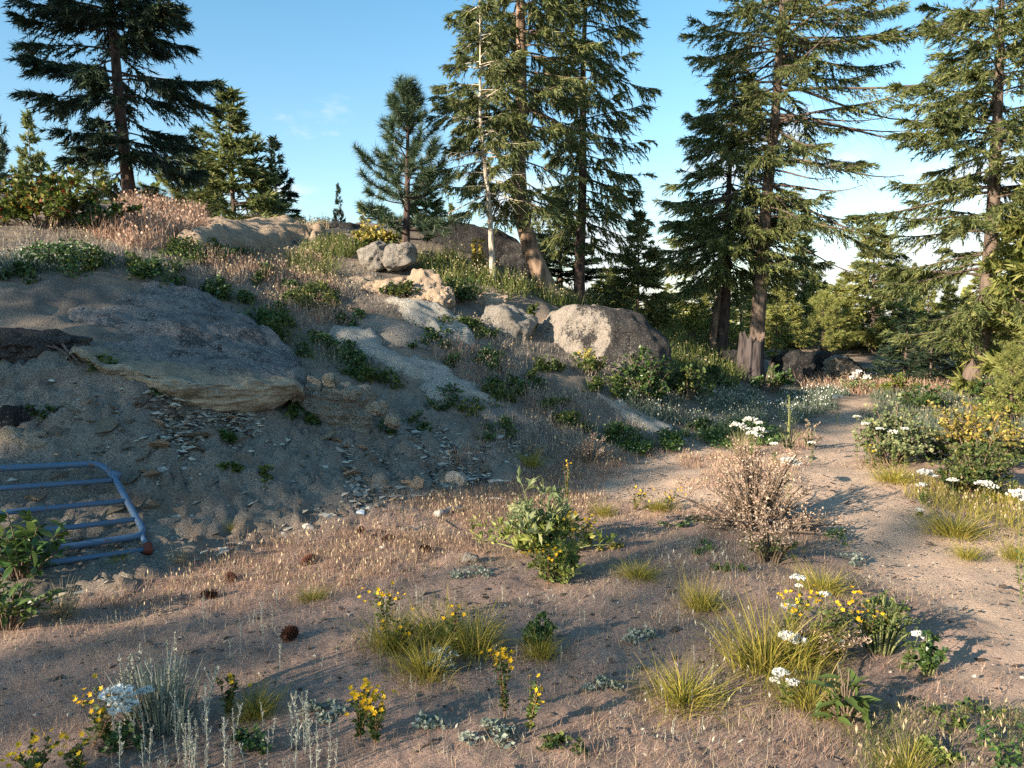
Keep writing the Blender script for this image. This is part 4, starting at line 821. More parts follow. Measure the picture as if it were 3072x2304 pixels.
def scatter(name, pts, dens, nb, hgt, mat, seed, lean=0.5, bend=0.5, wd=0.0016, spread=0.035, seg=2, heads=0.0, headmat=None, avoid=None, clump=0.5, wpow=0.0, headsz=0.006, dmax=None):
    """ground cover over a ground outline: tufts of blades, one mesh of kind stuff"""
    rng = np.random.default_rng(seed); pl = gpoly(pts, 3)
    lo, hi = pl.min(0), pl.max(0); n0 = int(np.prod(hi - lo) * dens)
    x = rng.uniform(lo[0], hi[0], n0); y = rng.uniform(lo[1], hi[1], n0)
    d = polydist(x, y, pl) + 0.25 * fbm(np.stack([x, y, x * 0 + seed], -1) * 1.3, 2, seed)
    k = d > 0
    k &= (fbm(np.stack([x, y, x * 0], -1) * 1.6, 3, seed + 50) * 0.5 + 0.5 + rng.uniform(-0.35, 0.35, n0)) > clump
    if avoid is not None:
        for a_ in avoid: k &= polydist(x, y, a_) + rng.normal(0, 0.12, n0) < 0
    x, y = x[k], y[k]; z = H(x, y); n_ = len(x)
    far = np.clip(np.hypot(x, y) / 5.0, 0.8, 3.0)
    ix = np.repeat(np.arange(n_), nb); M = len(ix)
    sz = rng.uniform(0.45, 1.15, n_) * hgt
    P = np.stack([x[ix] + rng.normal(0, spread, M), y[ix] + rng.normal(0, spread, M), z[ix] - 0.01], -1)
    a = rng.uniform(0, 6.283, M); le = np.abs(rng.normal(0, lean, M)).clip(0, 1.3)
    D = np.stack([np.sin(le) * np.cos(a), np.sin(le) * np.sin(a), np.cos(le)], -1)
    L = sz[ix] * rng.uniform(0.5, 1.1, M); mb = MB()
    mb.blades(P, D, L, wd * far[ix] * rng.uniform(0.7, 1.3, M), bend * rng.uniform(-0.3, 1.3, M), rng, seg)
    mats = [mat]
    if heads:
        hk = rng.uniform(size=M) < heads; hd = unit(D[hk] + np.array([0, 0, .3])); tip = P[hk] + unit(D[hk] + 0.0) * (L[hk] * 0.9)[:, None]
        mb.cards(tip - hd * headsz * 2, hd, headsz * 5 * rng.uniform(0.6, 1.3, hk.sum()), headsz * far[ix][hk] * 0.8, rng, 1); mats.append(headmat or mat)
    o = link(name, mb.build(name, mats)); o['kind'] = 'stuff'; return o

def leafy(seed, w, d, h, n_leaf, leaf, mat, n_stem=14, flat=0.0, stemmat=None, lw=0.42, up=0.5, ragged=0.32, topmat=None, topfrac=0.0):
    """crown of a broadleaf shrub: leaves on many twigs filling a lumpy dome"""
    rng = np.random.default_rng(seed)
    az = rng.uniform(0, 6.283, n_stem); r = np.sqrt(rng.uniform(0.02, 1, n_stem)); hs = h * (1.05 - 0.7 * r ** 2) * rng.uniform(1 - 1.4 * ragged, 1 + 0.75 * ragged, n_stem); r = r * rng.uniform(1 - ragged, 1 + 0.8 * ragged, n_stem)
    E = np.stack([w / 2 * r * np.cos(az), d / 2 * r * np.sin(az), hs], -1); B = E * np.array([0.3, 0.3, 0]); q = np.linspace(0, 1, 6)[None, :, None]
    Mx = B + (E - B) * np.array([0.35, 0.35, 0.75]); P = (1 - q) ** 2 * B[:, None] + 2 * q * (1 - q) * Mx[:, None] + q ** 2 * E[:, None]
    sm_ = MB(); R = np.broadcast_to(np.linspace(1, 0.35, 6) * min(0.012, 0.02 * h + 0.002), (n_stem, 6)); sm_.tubes(P, R, 4)
    ns = max(4, n_leaf // (n_stem * 7)); li = np.repeat(np.arange(n_stem), ns); M = len(li); s = rng.uniform(0.25, 1, M) ** 0.7; k = np.clip((s * 5).astype(int), 0, 4); fr = s * 5 - k
    b = P[li, k] * (1 - fr)[:, None] + P[li, k + 1] * fr[:, None]
    dv = unit(np.stack([rng.normal(size=M), rng.normal(size=M), rng.uniform(-0.1, up * 1.6, M)], -1)); tl = rng.lognormal(-0.6, 0.45, M).clip(0.15, 1.7) * min(w, d) * 0.20
    e = b + dv * tl[:, None]; e[:, 2] = np.maximum(e[:, 2], 0.01)
    sm_.tubes(b[:, None] + (e - b)[:, None] * np.linspace(0, 1, 3)[None, :, None], np.broadcast_to(np.array([0.004, 0.003, 0.002]) * min(1, h + .2), (M, 3)), 3)
    pl_ = max(3, n_leaf // M); ix = np.repeat(np.arange(M), pl_); u = rng.uniform(0.1, 1.0, len(ix))
    p_ = b[ix] + (e - b)[ix] * u[:, None]; a_ = unit(dv[ix] * 0.6 + unit(rng.normal(size=(len(ix), 3))) * 0.9 + np.array([0, 0, 0.25 * up]))
    nr_ = unit(rng.normal(size=(len(ix), 3)) * 0.6 + np.array([0, 0, 0.7])); 
    cb = MB(); sz = leaf * rng.uniform(0.55, 1.2, len(ix)); tops = (p_[:, 2] > np.quantile(p_[:, 2], 1 - topfrac)) if topfrac else np.zeros(len(ix), bool)
    nrm = np.cross(a_, nr_)
    for sel, mi in ((~tops, 0), (tops, 1)):
        if sel.any(): cb.cards(p_[sel], a_[sel], sz[sel], sz[sel] * lw, rng, mi, nr_[sel], 0.35)
    return sm_.build('stems', stemmat or TWIG, True), cb.build('leaves', [mat, topmat or mat])
def shrub(name, label, px, py, wpx, hpx, seed, leaf, mat, n_leaf, cat='shrub', group=None, depth=0.8, D=None, part='leaves', **kw):
    q = g1(px, py) if D is None else at(px, py, D); 
    if D is not None: q = np.array([q[0], q[1], gz(q[0], q[1])])
    w = wpx / F * q[1]; h = hpx / F * q[1]
    sm_, lf = leafy(seed, w, w * depth, h, n_leaf, leaf, mat, **kw)
    r = thing(name, label, cat, (q[0], q[1] + w * depth * 0.2, q[2] - 0.01), 0, group)
    link('stems', sm_, r); link(part, lf, r)['kind'] = 'stuff'; return r
def mat_patch(label, px, py, wpx, hpx, seed, mat, leaf=0.035, dens=900, group='creeping green mats on the slope', hgt=0.11, rot=0.0, name='creeping_shrub'):
    """low leafy mat hugging the ground"""
    rng = np.random.default_rng(seed)
    A = ground(np.array([px - wpx / 2, px + wpx / 2, px, px]), np.array([py, py, py - hpx / 2, py + hpx / 2]))
    c = A[:2].mean(0); ax1 = (A[1] - A[0]) / 2; ax2 = (A[2] - A[3]) / 2
    L1, L2 = np.linalg.norm(ax1[:2]), np.linalg.norm(ax2[:2]); L2 = min(max(L2, 0.28 * L1), 1.6 * L1 + 0.2); ax2 = unit(ax2) * L2
    area = math.pi * L1 * L2; nl = int(np.clip(area * dens, 220, 5200))
    nc = max(5, int(area * 14)); rc = np.sqrt(rng.uniform(0, 1, nc)); ac = rng.uniform(0, 6.283, nc)
    ci = rng.integers(0, nc, nl); u = rc[ci] * np.cos(ac[ci]) + rng.normal(0, 0.16, nl); v = rc[ci] * np.sin(ac[ci]) + rng.normal(0, 0.16, nl)
    x = c[0] + u * ax1[0] + v * ax2[0]; y = c[1] + u * ax1[1] + v * ax2[1]; e = np.clip(1 - np.hypot(u, v) ** 2, 0.12, 1)
    z = H(x, y) + rng.uniform(0.0, 1, nl) * hgt * (0.4 + 0.6 * e) * (0.5 + 0.8 * rng.uniform(size=nc)[ci])
    b = np.array([c[0], c[1], gz(c[0], c[1])])
    P = np.stack([x, y, z], -1) - b; A_ = unit(np.stack([rng.normal(size=nl), rng.normal(size=nl), rng.uniform(-0.1, 0.9, nl)], -1)); nr_ = unit(rng.normal(size=(nl, 3)) * 0.6 + np.array([0, 0, .7]))
    cb = MB(); s = leaf * rng.uniform(0.6, 1.25, nl); cb.cards(P, A_, s, s * 0.36, rng, 0, nr_, 0.3)
    o = link(name, cb.build(name, mat)); o.location = b
    return tag(o, label, 'shrub', group)

def leaf_object_shrub(name, label, px, py, wpx, hpx, seed, mats, n_leaf, D, leaf=0.06, cat='shrub', depth=0.7, lw=0.42):
    """a shrub near the camera whose leaves can be told apart: each leaf an object"""
    rg = np.random.default_rng(seed); q = at(px, py, D); q[2] = gz(q[0], q[1]); w = wpx / F * D; h = hpx / F * D
    ms = []
    for m_ in mats:
        for k in range(3):
            l_ = rg.uniform(0.9, 1.1); b_ = rg.uniform(0.8, 1.1); V = np.array([[0, 0, 0], [.28, -lw * .42 * b_, .05], [.28, lw * .42 * b_, .05], [.62, -lw * .40 * b_, .06], [.62, lw * .40 * b_, .06], [l_, 0, -0.08], [.3, 0, 0], [.65, 0, 0]])
            ms.append(mesh('leaf', V, [np.array([[0, 1, 6], [0, 6, 2], [3, 5, 7], [7, 5, 4]]), np.array([[1, 3, 7, 6], [6, 7, 4, 2]])], m_, None, True))
    r = thing(name, label, cat, q); sm_ = MB(); ns = 30; tips = []
    for k in range(ns):
        a = rg.uniform(0, 6.283); rr = math.sqrt(rg.uniform(0.02, 1)); e = np.array([w / 2 * rr * math.cos(a), w * depth / 2 * rr * math.sin(a), h * (1.05 - 0.6 * rr ** 2) * rg.uniform(0.55, 1.1)]); b = e * [0.25, 0.25, 0]
        s_ = np.linspace(0, 1, 6)[:, None]; mid = b + (e - b) * [0.3, 0.3, 0.75]; P = (1 - s_) ** 2 * b + 2 * s_ * (1 - s_) * mid + s_ ** 2 * e; sm_.tube(P, np.linspace(0.006, 0.002, 6), 5); tips.append(P)
    link('stems', sm_.build('stems', TWIG, True), r)
    for k in range(n_leaf):
        P = tips[k % ns]; u = rg.uniform(0.2, 1.0) ** 0.7 * 5; i = min(int(u), 4); c = P[i] + (P[i + 1] - P[i]) * (u - i)
        o = link('leaf', ms[rg.integers(0, len(ms))] if c[2] > 0.5 * h or len(mats) == 1 else ms[rg.integers(0, 3)], r); o.location = c; s_ = leaf * rg.uniform(0.6, 1.2); o.scale = (s_, s_, s_); o.rotation_euler = (rg.normal(0, 0.5), rg.normal(-0.15, 0.5), rg.uniform(0, 6.283))
    return r
GT_CACHE = {}
def tuft_mesh(kind, seed):
    key = (kind, seed)
    if key not in GT_CACHE:
        rng = np.random.default_rng(seed + 900); mb = MB(); nb = 520
        a = rng.uniform(0, 6.283, nb); r = np.abs(rng.normal(0, 0.26, nb)); P = np.stack([r * np.cos(a), r * np.sin(a), np.zeros(nb) - 0.02], -1)
        a2 = a + rng.normal(0, 0.5, nb); le = np.abs(rng.normal(0.25, 0.28, nb)); Dv = np.stack([np.sin(le) * np.cos(a2), np.sin(le) * np.sin(a2), np.cos(le)], -1)
        mb.blades(P, Dv, rng.uniform(0.25, 1.15, nb), 0.0075 * rng.uniform(.6, 1.2, nb), rng.uniform(0.3, 2.0, nb), rng, 4)
        GT_CACHE[key] = mb.build('tuft', kind)
    return GT_CACHE[key]
def tuft(label, px, py, wpx, hpx, seed, mat=None, group='yellow green bunchgrass tufts', cat='grass tuft', D=None, name='grass_tuft'):
    q = g1(px, py) if D is None else at(px, py, D); h = hpx / F * q[1]; w = wpx / F * q[1]
    o = link(name, tuft_mesh(mat or GR_TUFT, seed % 4)); o.location = (q[0], q[1], q[2]); o.rotation_euler = (0, 0, seed * 1.3); o.scale = (w * 0.72, w * 0.72, h * 1.1)
    return tag(o, label, cat, group)

def head_umbel(mb, c, r, rng, m, n_=26):
    a = rng.uniform(0, 6.283, n_); rr = r * np.sqrt(rng.uniform(0, 1, n_)); P = c + np.stack([rr * np.cos(a), rr * np.sin(a), -0.25 * rr ** 2 / r + rng.normal(0, r * 0.08, n_)], -1)
    for k in range(2):
        mb.cards(P - np.array([0, 0, r * 0.15]), unit(np.stack([rng.normal(0, .5, n_), rng.normal(0, .5, n_), np.ones(n_)], -1)), r * 0.42, r * 0.17, rng, m)
    for k in range(3):
        b = rng.uniform(0, 6.283, n_); A = np.stack([np.cos(b), np.sin(b), rng.uniform(-0.1, 0.6, n_)], -1); mb.cards(P - unit(A) * r * 0.16, unit(A), r * 0.50, r * 0.22, rng, m, np.tile([[0.1, 0.1, 1.0]], (n_, 1)))
def yarrow(label, px, pyb, D, heads, seed, stem=None, group=None):
    """heads: list of (px, py, radius px) at about distance D; the stem rises from the ground at (px, pyb)"""
    rng = np.random.default_rng(seed); q = at(px, pyb, D); b = np.array([q[0], D, gz(q[0], D)])
    sm_ = MB(); hm = []
    t_ = thing('yarrow', label, 'flower', b, 0, group)
    for i, (hx, hy, r) in enumerate(heads):
        c = at(hx, hy, D + rng.uniform(-0.03, 0.03)) - b; fork = c * np.array([0.55, 0.55, 0.62]) if i else c * 0.6
        sm_.tube([(0, 0, -0.02), fork * np.array([.7, .7, 0.5]), fork, c - np.array([0, 0, 0.004])], [0.0024, 0.0022, 0.002, 0.0016], 5)
        mb = MB(); head_umbel(mb, c, 1.0 * r / F * D, rng, 0, 36); hm.append(mb)
    n_ = 40; u = rng.uniform(0.05, 0.6, n_); c0 = at(*heads[0][:2], D) - b; P = c0 * u[:, None] * np.array([.75, .75, 1]); A = unit(np.stack([rng.normal(size=n_), rng.normal(size=n_), rng.uniform(0, .8, n_)], -1))
    lf = MB(); lf.cards(P, A, 0.05 * (1.1 - u), 0.006, rng)
    link('stem', sm_.build('stem', stem or STEM_G), t_); link('leaves', lf.build('leaves', LEAF_MID), t_)
    for mb in hm: link('flower_head', mb.build('flower_head', PET_W), t_)
    return t_
def wort(label, px, pyb, wpx, hpx, seed, n_fl=26, D=None, group='yellow flowering herbs', leafmat=None, fl=0.0125, n_stem=7, lean=0.0):
    rng = np.random.default_rng(seed); q = g1(px, pyb) if D is None else np.array([*at(px, pyb, D)[:2], 0]); q[2] = gz(q[0], q[1]); w = wpx / F * q[1]; h = hpx / F * q[1]
    sm_, lf, fm = MB(), MB(), MB(); t_ = thing('yellow_herb', label, 'flower', q, 0, group)
    for k in range(n_stem):
        a = rng.uniform(0, 6.283); r = math.sqrt(rng.uniform(0.05, 1)) * w / 2; e = np.array([r * math.cos(a) + lean * h, r * math.sin(a), h * rng.uniform(0.7, 1.0)])
        s = np.linspace(0, 1, 6)[:, None]; P = s * e * np.array([1, 1, 0]) * s ** 0.6 + np.array([0, 0, 1]) * s * e[2]
        sm_.tube(P, np.linspace(0.0022, 0.001, 6), 4)
        n_ = 26; u = rng.uniform(0.1, 0.95, n_); Pp = np.stack([np.interp(u, s[:, 0], P[:, j]) for j in range(3)], -1); A = unit(np.stack([rng.normal(size=n_), rng.normal(size=n_), rng.uniform(0, 1, n_)], -1))
        lf.cards(Pp, A, 0.026 * rng.uniform(.6, 1.2, n_), 0.0065, rng, 0, None, 0.2)
        nf = max(1, int(n_fl / n_stem * rng.uniform(0.5, 1.5))); fp = P[-1] + rng.normal(size=(nf, 3)) * np.array([0.022, 0.022, 0.018])
        for c in fp:
            b5 = np.arange(5) * 1.2566 + rng.uniform(0, 6); nr_ = unit(rng.normal(size=3) * 0.5 + np.array([-0.1, -0.4, 1.0])); t1 = unit(np.cross(nr_, [0.3, 1, 0.2])); t2 = np.cross(nr_, t1)
            A = np.cos(b5)[:, None] * t1 + np.sin(b5)[:, None] * t2 + nr_ * 0.25; fm.cards(np.tile(c, (5, 1)), unit(A), fl, fl * 0.34, rng, 0, np.tile(nr_, (5, 1)))
    link('stems', sm_.build('stems', STEM_R), t_); link('leaves', lf.build('leaves', leafmat or LEAF_MID), t_); link('flowers', fm.build('flowers', PET_Y), t_)['kind'] = 'stuff'; return t_
def cudweed_mesh(seed, n_stem=1, tall=1.0, branch=True):
    rng = np.random.default_rng(seed); mb = MB()
    for k in range(n_stem):
        l = rng.normal(0, 0.10, 2); base = rng.normal(0, 0.06, 2) if n_stem > 1 else np.zeros(2); hh = tall * rng.uniform(0.6, 1.0); s = np.linspace(0, 1, 6)
        P = np.stack([base[0] + l[0] * s ** 1.5, base[1] + l[1] * s ** 1.5, hh * s - 0.01], -1); mb.tube(P, np.linspace(0.010, 0.006, 6), 5)
        n_ = 34; u = rng.uniform(0.55, 1.0, n_); Pp = np.stack([np.interp(u, s, P[:, j]) for j in range(3)], -1); A = unit(np.stack([rng.normal(size=n_), rng.normal(size=n_), rng.uniform(0.6, 1.6, n_)], -1)); mb.cards(Pp, A, 0.055 * rng.uniform(.6, 1.2, n_), 0.014, rng)
        n_ = 14; u = rng.uniform(0.05, 0.6, n_); Pp = np.stack([np.interp(u, s, P[:, j]) for j in range(3)], -1); A = unit(np.stack([rng.normal(size=n_), rng.normal(size=n_), rng.uniform(0.8, 2, n_)], -1)); mb.cards(Pp, A, 0.12 * rng.uniform(.6, 1.2, n_), 0.011, rng)
        if branch:
            for j in range(rng.integers(1, 4)):
                u = rng.uniform(0.45, 0.8); c = np.array([np.interp(u, s, P[:, i]) for i in range(3)]); a = rng.uniform(0, 6.283); e = c + np.array([0.09 * math.cos(a), 0.09 * math.sin(a), 0.16]); mb.tube([c, (c + e) / 2 + [0, 0, -0.01], e], 0.006, 4)
                n_ = 12; Pp = c + (e - c) * rng.uniform(0.5, 1, n_)[:, None]; mb.cards(Pp, unit(np.stack([rng.normal(size=n_), rng.normal(size=n_), rng.uniform(0.6, 1.6, n_)], -1)), 0.045, 0.012, rng)
    return mb.build('silver_stalk', SILVER)

# ---- ground cover -------------------------------------------------------------------------------------
FULL = [(-60, 615), (60, 592), (150, 566), (250, 543), (350, 513), (450, 486), (560, 458), (640, 450), (700, 440), (800, 428), (900, 470), (1080, 520), (1200, 900), (-200, 900)]
scatter('dry_grass', FULL, 500, 9, 0.070, GR_DRY, 1, 0.8, 1.0, 0.0011, 0.04, 2, 0.0, GR_STRAW, [PATH], 0.38)
scatter('dry_grass', [(100, 590), (160, 566), (350, 513), (450, 486), (560, 460), (680, 450), (640, 480), (560, 520), (420, 570), (330, 600), (230, 610), (120, 612)], 650, 9, 0.11, GR_DRY, 2, 0.5, 0.7, 0.0011, 0.035, 2, 0.08, GR_STRAW, [PATH], 0.32)
scatter('dry_grass', [(430, 640), (620, 560), (760, 520), (800, 600), (760, 790), (380, 790)], 480, 8, 0.075, GR_GREY, 3, 0.75, 0.9, 0.0011, 0.035, 2, 0.04, SILVER, [PATH], 0.42)
scatter('dry_grass', [(560, 700), (760, 690), (930, 740), (960, 800), (500, 800)], 750, 10, 0.10, GR_DRY, 4, 0.8, 1.1, 0.0011, 0.04, 2, 0.0, GR_STRAW, None, 0.36)
scatter('dry_grass', FULL, 260, 8, 0.09, GR_STRAW, 26, 1.1, 0.6, 0.0011, 0.05, 2, 0.0, None, [PATH], 0.55)
scatter('dry_grass', [(690, 500), (860, 545), (1060, 600), (1200, 760), (900, 620), (740, 540)], 160, 7, 0.04, GR_DRY, 5, 1.0, 0.6, 0.0011, 0.03, 2, 0, None, None, 0.45)
# the hillside
SLOPE = [(190, 240), (330, 250), (420, 310), (560, 330), (650, 370), (700, 420), (690, 440), (560, 465), (450, 440), (330, 375), (240, 300), (120, 270), (-40, 265), (-40, 215)]
SL_AV = [gpoly(q) for q in ([(330, 328), (352, 324), (398, 344), (455, 371), (505, 400), (470, 405), (410, 395), (384, 377)],)]
scatter('dry_grass', SLOPE, 130, 8, 0.17, GR_GREY, 6, 0.45, 0.5, 0.0015, 0.05, 2, 0.10, GR_STRAW, SL_AV, 0.47)
scatter('dry_grass', [(480, 350), (560, 385), (640, 420), (650, 440), (560, 466), (480, 440), (540, 420), (500, 390)], 150, 9, 0.20, GR_GREY, 7, 0.4, 0.5, 0.0016, 0.05, 2, 0.12, GR_STRAW, None, 0.3)
scatter('dry_grass', [(105, 240), (135, 205), (200, 215), (205, 240), (170, 250), (130, 250)], 140, 10, 0.42, GR_DRY, 8, 0.4, 0.8, 0.0020, 0.07, 3, 0.2, GR_DRY, None, 0.3, headsz=0.010)
scatter('dry_grass', [(230, 228), (260, 217), (330, 219), (325, 230), (280, 236)], 60, 10, 0.28, GR_STRAW, 9, 0.35, 0.5, 0.0024, 0.07, 2, 0.4, GR_STRAW, None, 0.35)
scatter('dry_grass', [(200, 250), (320, 250), (350, 290), (340, 330), (260, 300), (200, 262)], 110, 9, 0.20, GR_DRY, 10, 0.4, 0.5, 0.0018, 0.05, 2, 0.3, GR_STRAW, None, 0.4)
scatter('dry_grass', [(200, 262), (260, 262), (340, 300), (420, 330), (330, 318), (300, 330), (250, 300)], 150, 9, 0.20, GR_DRY, 23, 0.5, 0.8, 0.0016, 0.06, 2, 0.08, GR_STRAW, None, 0.36)
scatter('dry_grass', [(400, 322), (470, 345), (520, 378), (600, 420), (540, 425), (470, 385), (430, 350)], 130, 9, 0.19, GR_DRY, 24, 0.45, 0.7, 0.0016, 0.06, 2, 0.08, GR_STRAW, None, 0.40)
scatter('green_grass', [(235, 296), (265, 312), (330, 348), (400, 384), (380, 388), (310, 356), (240, 312)], 170, 9, 0.16, GR_GREEN, 25, 0.5, 0.8, 0.0018, 0.06, 2, 0.0, None, None, 0.38)
scatter('green_grass', [(320, 240), (345, 232), (365, 262), (330, 282), (290, 275), (280, 255)], 130, 12, 0.30, GR_GREEN, 11, 0.35, 0.6, 0.0022, 0.07, 3, 0.1, GR_STRAW, None, 0.35)
scatter('green_grass', [(410, 262), (450, 262), (520, 285), (600, 300), (640, 318), (560, 312), (470, 300), (430, 290)], 90, 11, 0.42, GR_GREEN, 12, 0.35, 0.6, 0.0024, 0.07, 3, 0.25, GR_STRAW, None, 0.3)
scatter('green_grass', [(655, 330), (740, 345), (740, 380), (700, 400), (650, 385)], 38, 11, 0.40, GR_GREEN, 13, 0.4, 0.6, 0.003, 0.10, 3, 0.15, GR_STRAW, None, 0.25)
scatter('green_grass', [(-20, 258), (70, 252), (110, 258), (120, 276), (40, 280), (-20, 282)], 260, 12, 0.22, GR_BLUE, 14, 0.35, 0.7, 0.0017, 0.05, 3, 0.25, SILVER, None, 0.3)
scatter('green_grass', [(620, 395), (700, 390), (760, 392), (770, 425), (720, 440), (690, 434), (640, 425)], 120, 10, 0.26, GR_BLUE, 15, 0.45, 0.6, 0.0022, 0.06, 2, 0.2, SILVER, [PATH], 0.35)
scatter('green_grass', [(770, 392), (845, 388), (840, 402), (810, 425), (775, 432)], 110, 10, 0.25, GR_BLUE, 16, 0.45, 0.6, 0.0022, 0.06, 2, 0.1, PET_W, [PATH], 0.3)
scatter('green_grass', [(872, 396), (950, 392), (1080, 410), (1080, 460), (960, 450), (880, 430), (870, 410)], 100, 10, 0.30, GR_BLUE, 17, 0.45, 0.6, 0.0024, 0.06, 2, 0.1, GR_STRAW, [PATH], 0.3)
scatter('green_grass', [(900, 478), (960, 480), (1080, 500), (1080, 560), (1000, 540), (930, 510)], 240, 10, 0.17, GR_TUFT, 18, 0.5, 0.7, 0.0018, 0.05, 3, 0.1, GR_STRAW, None, 0.35)
scatter('green_grass', [(900, 720), (980, 690), (1100, 720), (1100, 820), (880, 820)], 900, 10, 0.10, GR_GREEN, 19, 0.6, 0.7, 0.0016, 0.04, 3, 0.1, GR_STRAW, None, 0.35)
scatter('dry_grass', [(780, 378), (900, 378), (1040, 384), (1040, 396), (880, 394), (800, 390)], 60, 9, 0.30, GR_DRY, 20, 0.45, 0.6, 0.003, 0.08, 2, 0.2, GR_STRAW, None, 0.35)
scatter('dry_grass', [(690, 455), (790, 455), (800, 480), (760, 520), (700, 510), (690, 480)], 330, 9, 0.13, GR_DRY, 21, 0.5, 0.6, 0.0013, 0.04, 2, 0.1, GR_STRAW, None, 0.45)
scatter('dry_grass', [(400, 470), (480, 430), (560, 455), (470, 482)], 260, 8, 0.14, GR_DRY, 22, 0.35, 0.5, 0.0014, 0.04, 2, 0.12, GR_STRAW, None, 0.4)

# litter and grit
def bits(name, pts, dens, size, mat, seed, flat=0.35, avoid=None, clump=0.4):
    rng = np.random.default_rng(seed); pl = gpoly(pts, 3); lo, hi = pl.min(0), pl.max(0); n0 = int(np.prod(hi - lo) * dens); x = rng.uniform(lo[0], hi[0], n0); y = rng.uniform(lo[1], hi[1], n0)
    k = polydist(x, y, pl) > 0; k &= (fbm(np.stack([x, y, x * 0], -1) * 2.0, 2, seed) * 0.5 + 0.5 + rng.uniform(-.4, .4, n0)) > clump; x, y = x[k], y[k]; n_ = len(x); z = H(x, y)
    oc = np.array([[1, 0, 0], [0, 1, 0], [-1, 0, 0], [0, -1, 0], [0, 0, 1], [0, 0, -1.0]]); tf = np.array([[0, 1, 4], [1, 2, 4], [2, 3, 4], [3, 0, 4], [1, 0, 5], [2, 1, 5], [3, 2, 5], [0, 3, 5]])
    s = size * rng.lognormal(-0.25, 0.55, n_).clip(0.25, 2.6); V = oc[None] * rng.uniform(0.5, 1.3, (n_, 6, 1)); a = rng.uniform(0, 6.283, n_); el = rng.uniform(0.5, 1.0, n_)
    V = V * np.stack([np.ones(n_), el, el * flat], -1)[:, None]; ca, sa = np.cos(a)[:, None], np.sin(a)[:, None]; X_, Y_ = V[..., 0] * ca - V[..., 1] * sa, V[..., 0] * sa + V[..., 1] * ca
    tlt = rng.normal(0, 0.3, (n_, 1)); Zz = V[..., 2] + X_ * tlt; V = np.stack([X_, Y_, Zz], -1) * s[:, None, None] + np.stack([x, y, z + s * flat * 0.2], -1)[:, None]
    o = link(name, mesh(name, V.reshape(-1, 3), [(np.arange(n_) * 6)[:, None, None].repeat(8, 1).reshape(-1, 1) + np.tile(tf, (n_, 1))], mat)); o['kind'] = 'stuff'; return o
GRIT = mat_leaf('grit', [(0.0, (0.10, 0.075, 0.055)), (0.5, (0.28, 0.21, 0.155)), (1.0, (0.52, 0.43, 0.34))], 0.0, 0.2, 0.9)
CHIP = mat_leaf('shale_chips', [(0.0, (0.06, 0.055, 0.05)), (0.4, (0.24, 0.215, 0.18)), (0.9, (0.52, 0.47, 0.38)), (1.0, (0.45, 0.28, 0.18))], 0.0, 0.2, 0.9)
BARKY = mat_leaf('bark_litter', [(0.0, (0.035, 0.026, 0.022)), (0.6, (0.11, 0.075, 0.055)), (1.0, (0.30, 0.21, 0.15))], 0.0, 0.2, 0.9)
bits('gravel', FULL, 300, 0.0065, GRIT, 31, 0.6)
bits('litter', FULL, 300, 0.014, BARKY, 32, 0.2, None, 0.5)
bits('shale_debris', [(-40, 400), (60, 380), (200, 405), (350, 400), (480, 425), (550, 450), (450, 490), (350, 520), (250, 550), (150, 572), (60, 600), (-40, 640)], 1300, 0.033, CHIP, 33, 0.32, None, 0.26)
bits('gravel', SLOPE, 120, 0.014, CHIP, 34, 0.5)
# loose flakes of shale one can pick out on the bank
rng = np.random.default_rng(5); fm = []
for k in range(10):
    V, T = ICO[1]; V = V * rng.uniform(0.65, 1.3, (len(V), 1)); V = V * np.array([1, rng.uniform(0.5, 0.9), rng.uniform(0.16, 0.3)])
    fm.append(mesh('flake', V, [T], R_SHALE if k % 4 else R_BUFF))
pl = gpoly([(60, 400), (200, 410), (350, 405), (480, 428), (545, 452), (450, 488), (350, 518), (250, 548), (150, 560), (20, 560)], 3); nfl = 0
while nfl < 285:
    x = rng.uniform(*(pl[:, 0].min(), pl[:, 0].max())); y = rng.uniform(pl[:, 1].min(), pl[:, 1].max())
    if not inpoly(np.array([x]), np.array([y]), pl)[0]: continue
    c = fbm(np.array([[x * 1.4, y * 1.4, 0]]), 2, 8)[0]
    if c < rng.uniform(-0.6, 0.4): continue
    o = link('stone', fm[nfl % 10], bank_o); s = 0.060 * rng.lognormal(0, 0.5); s = min(s, 0.17)
    o.location = (x, y, gz(x, y) + s * 0.06); o.scale = (s, s, s); o.rotation_euler = (rng.normal(0.30, 0.3), rng.normal(0.05, 0.3), rng.uniform(0, 6.28)); nfl += 1
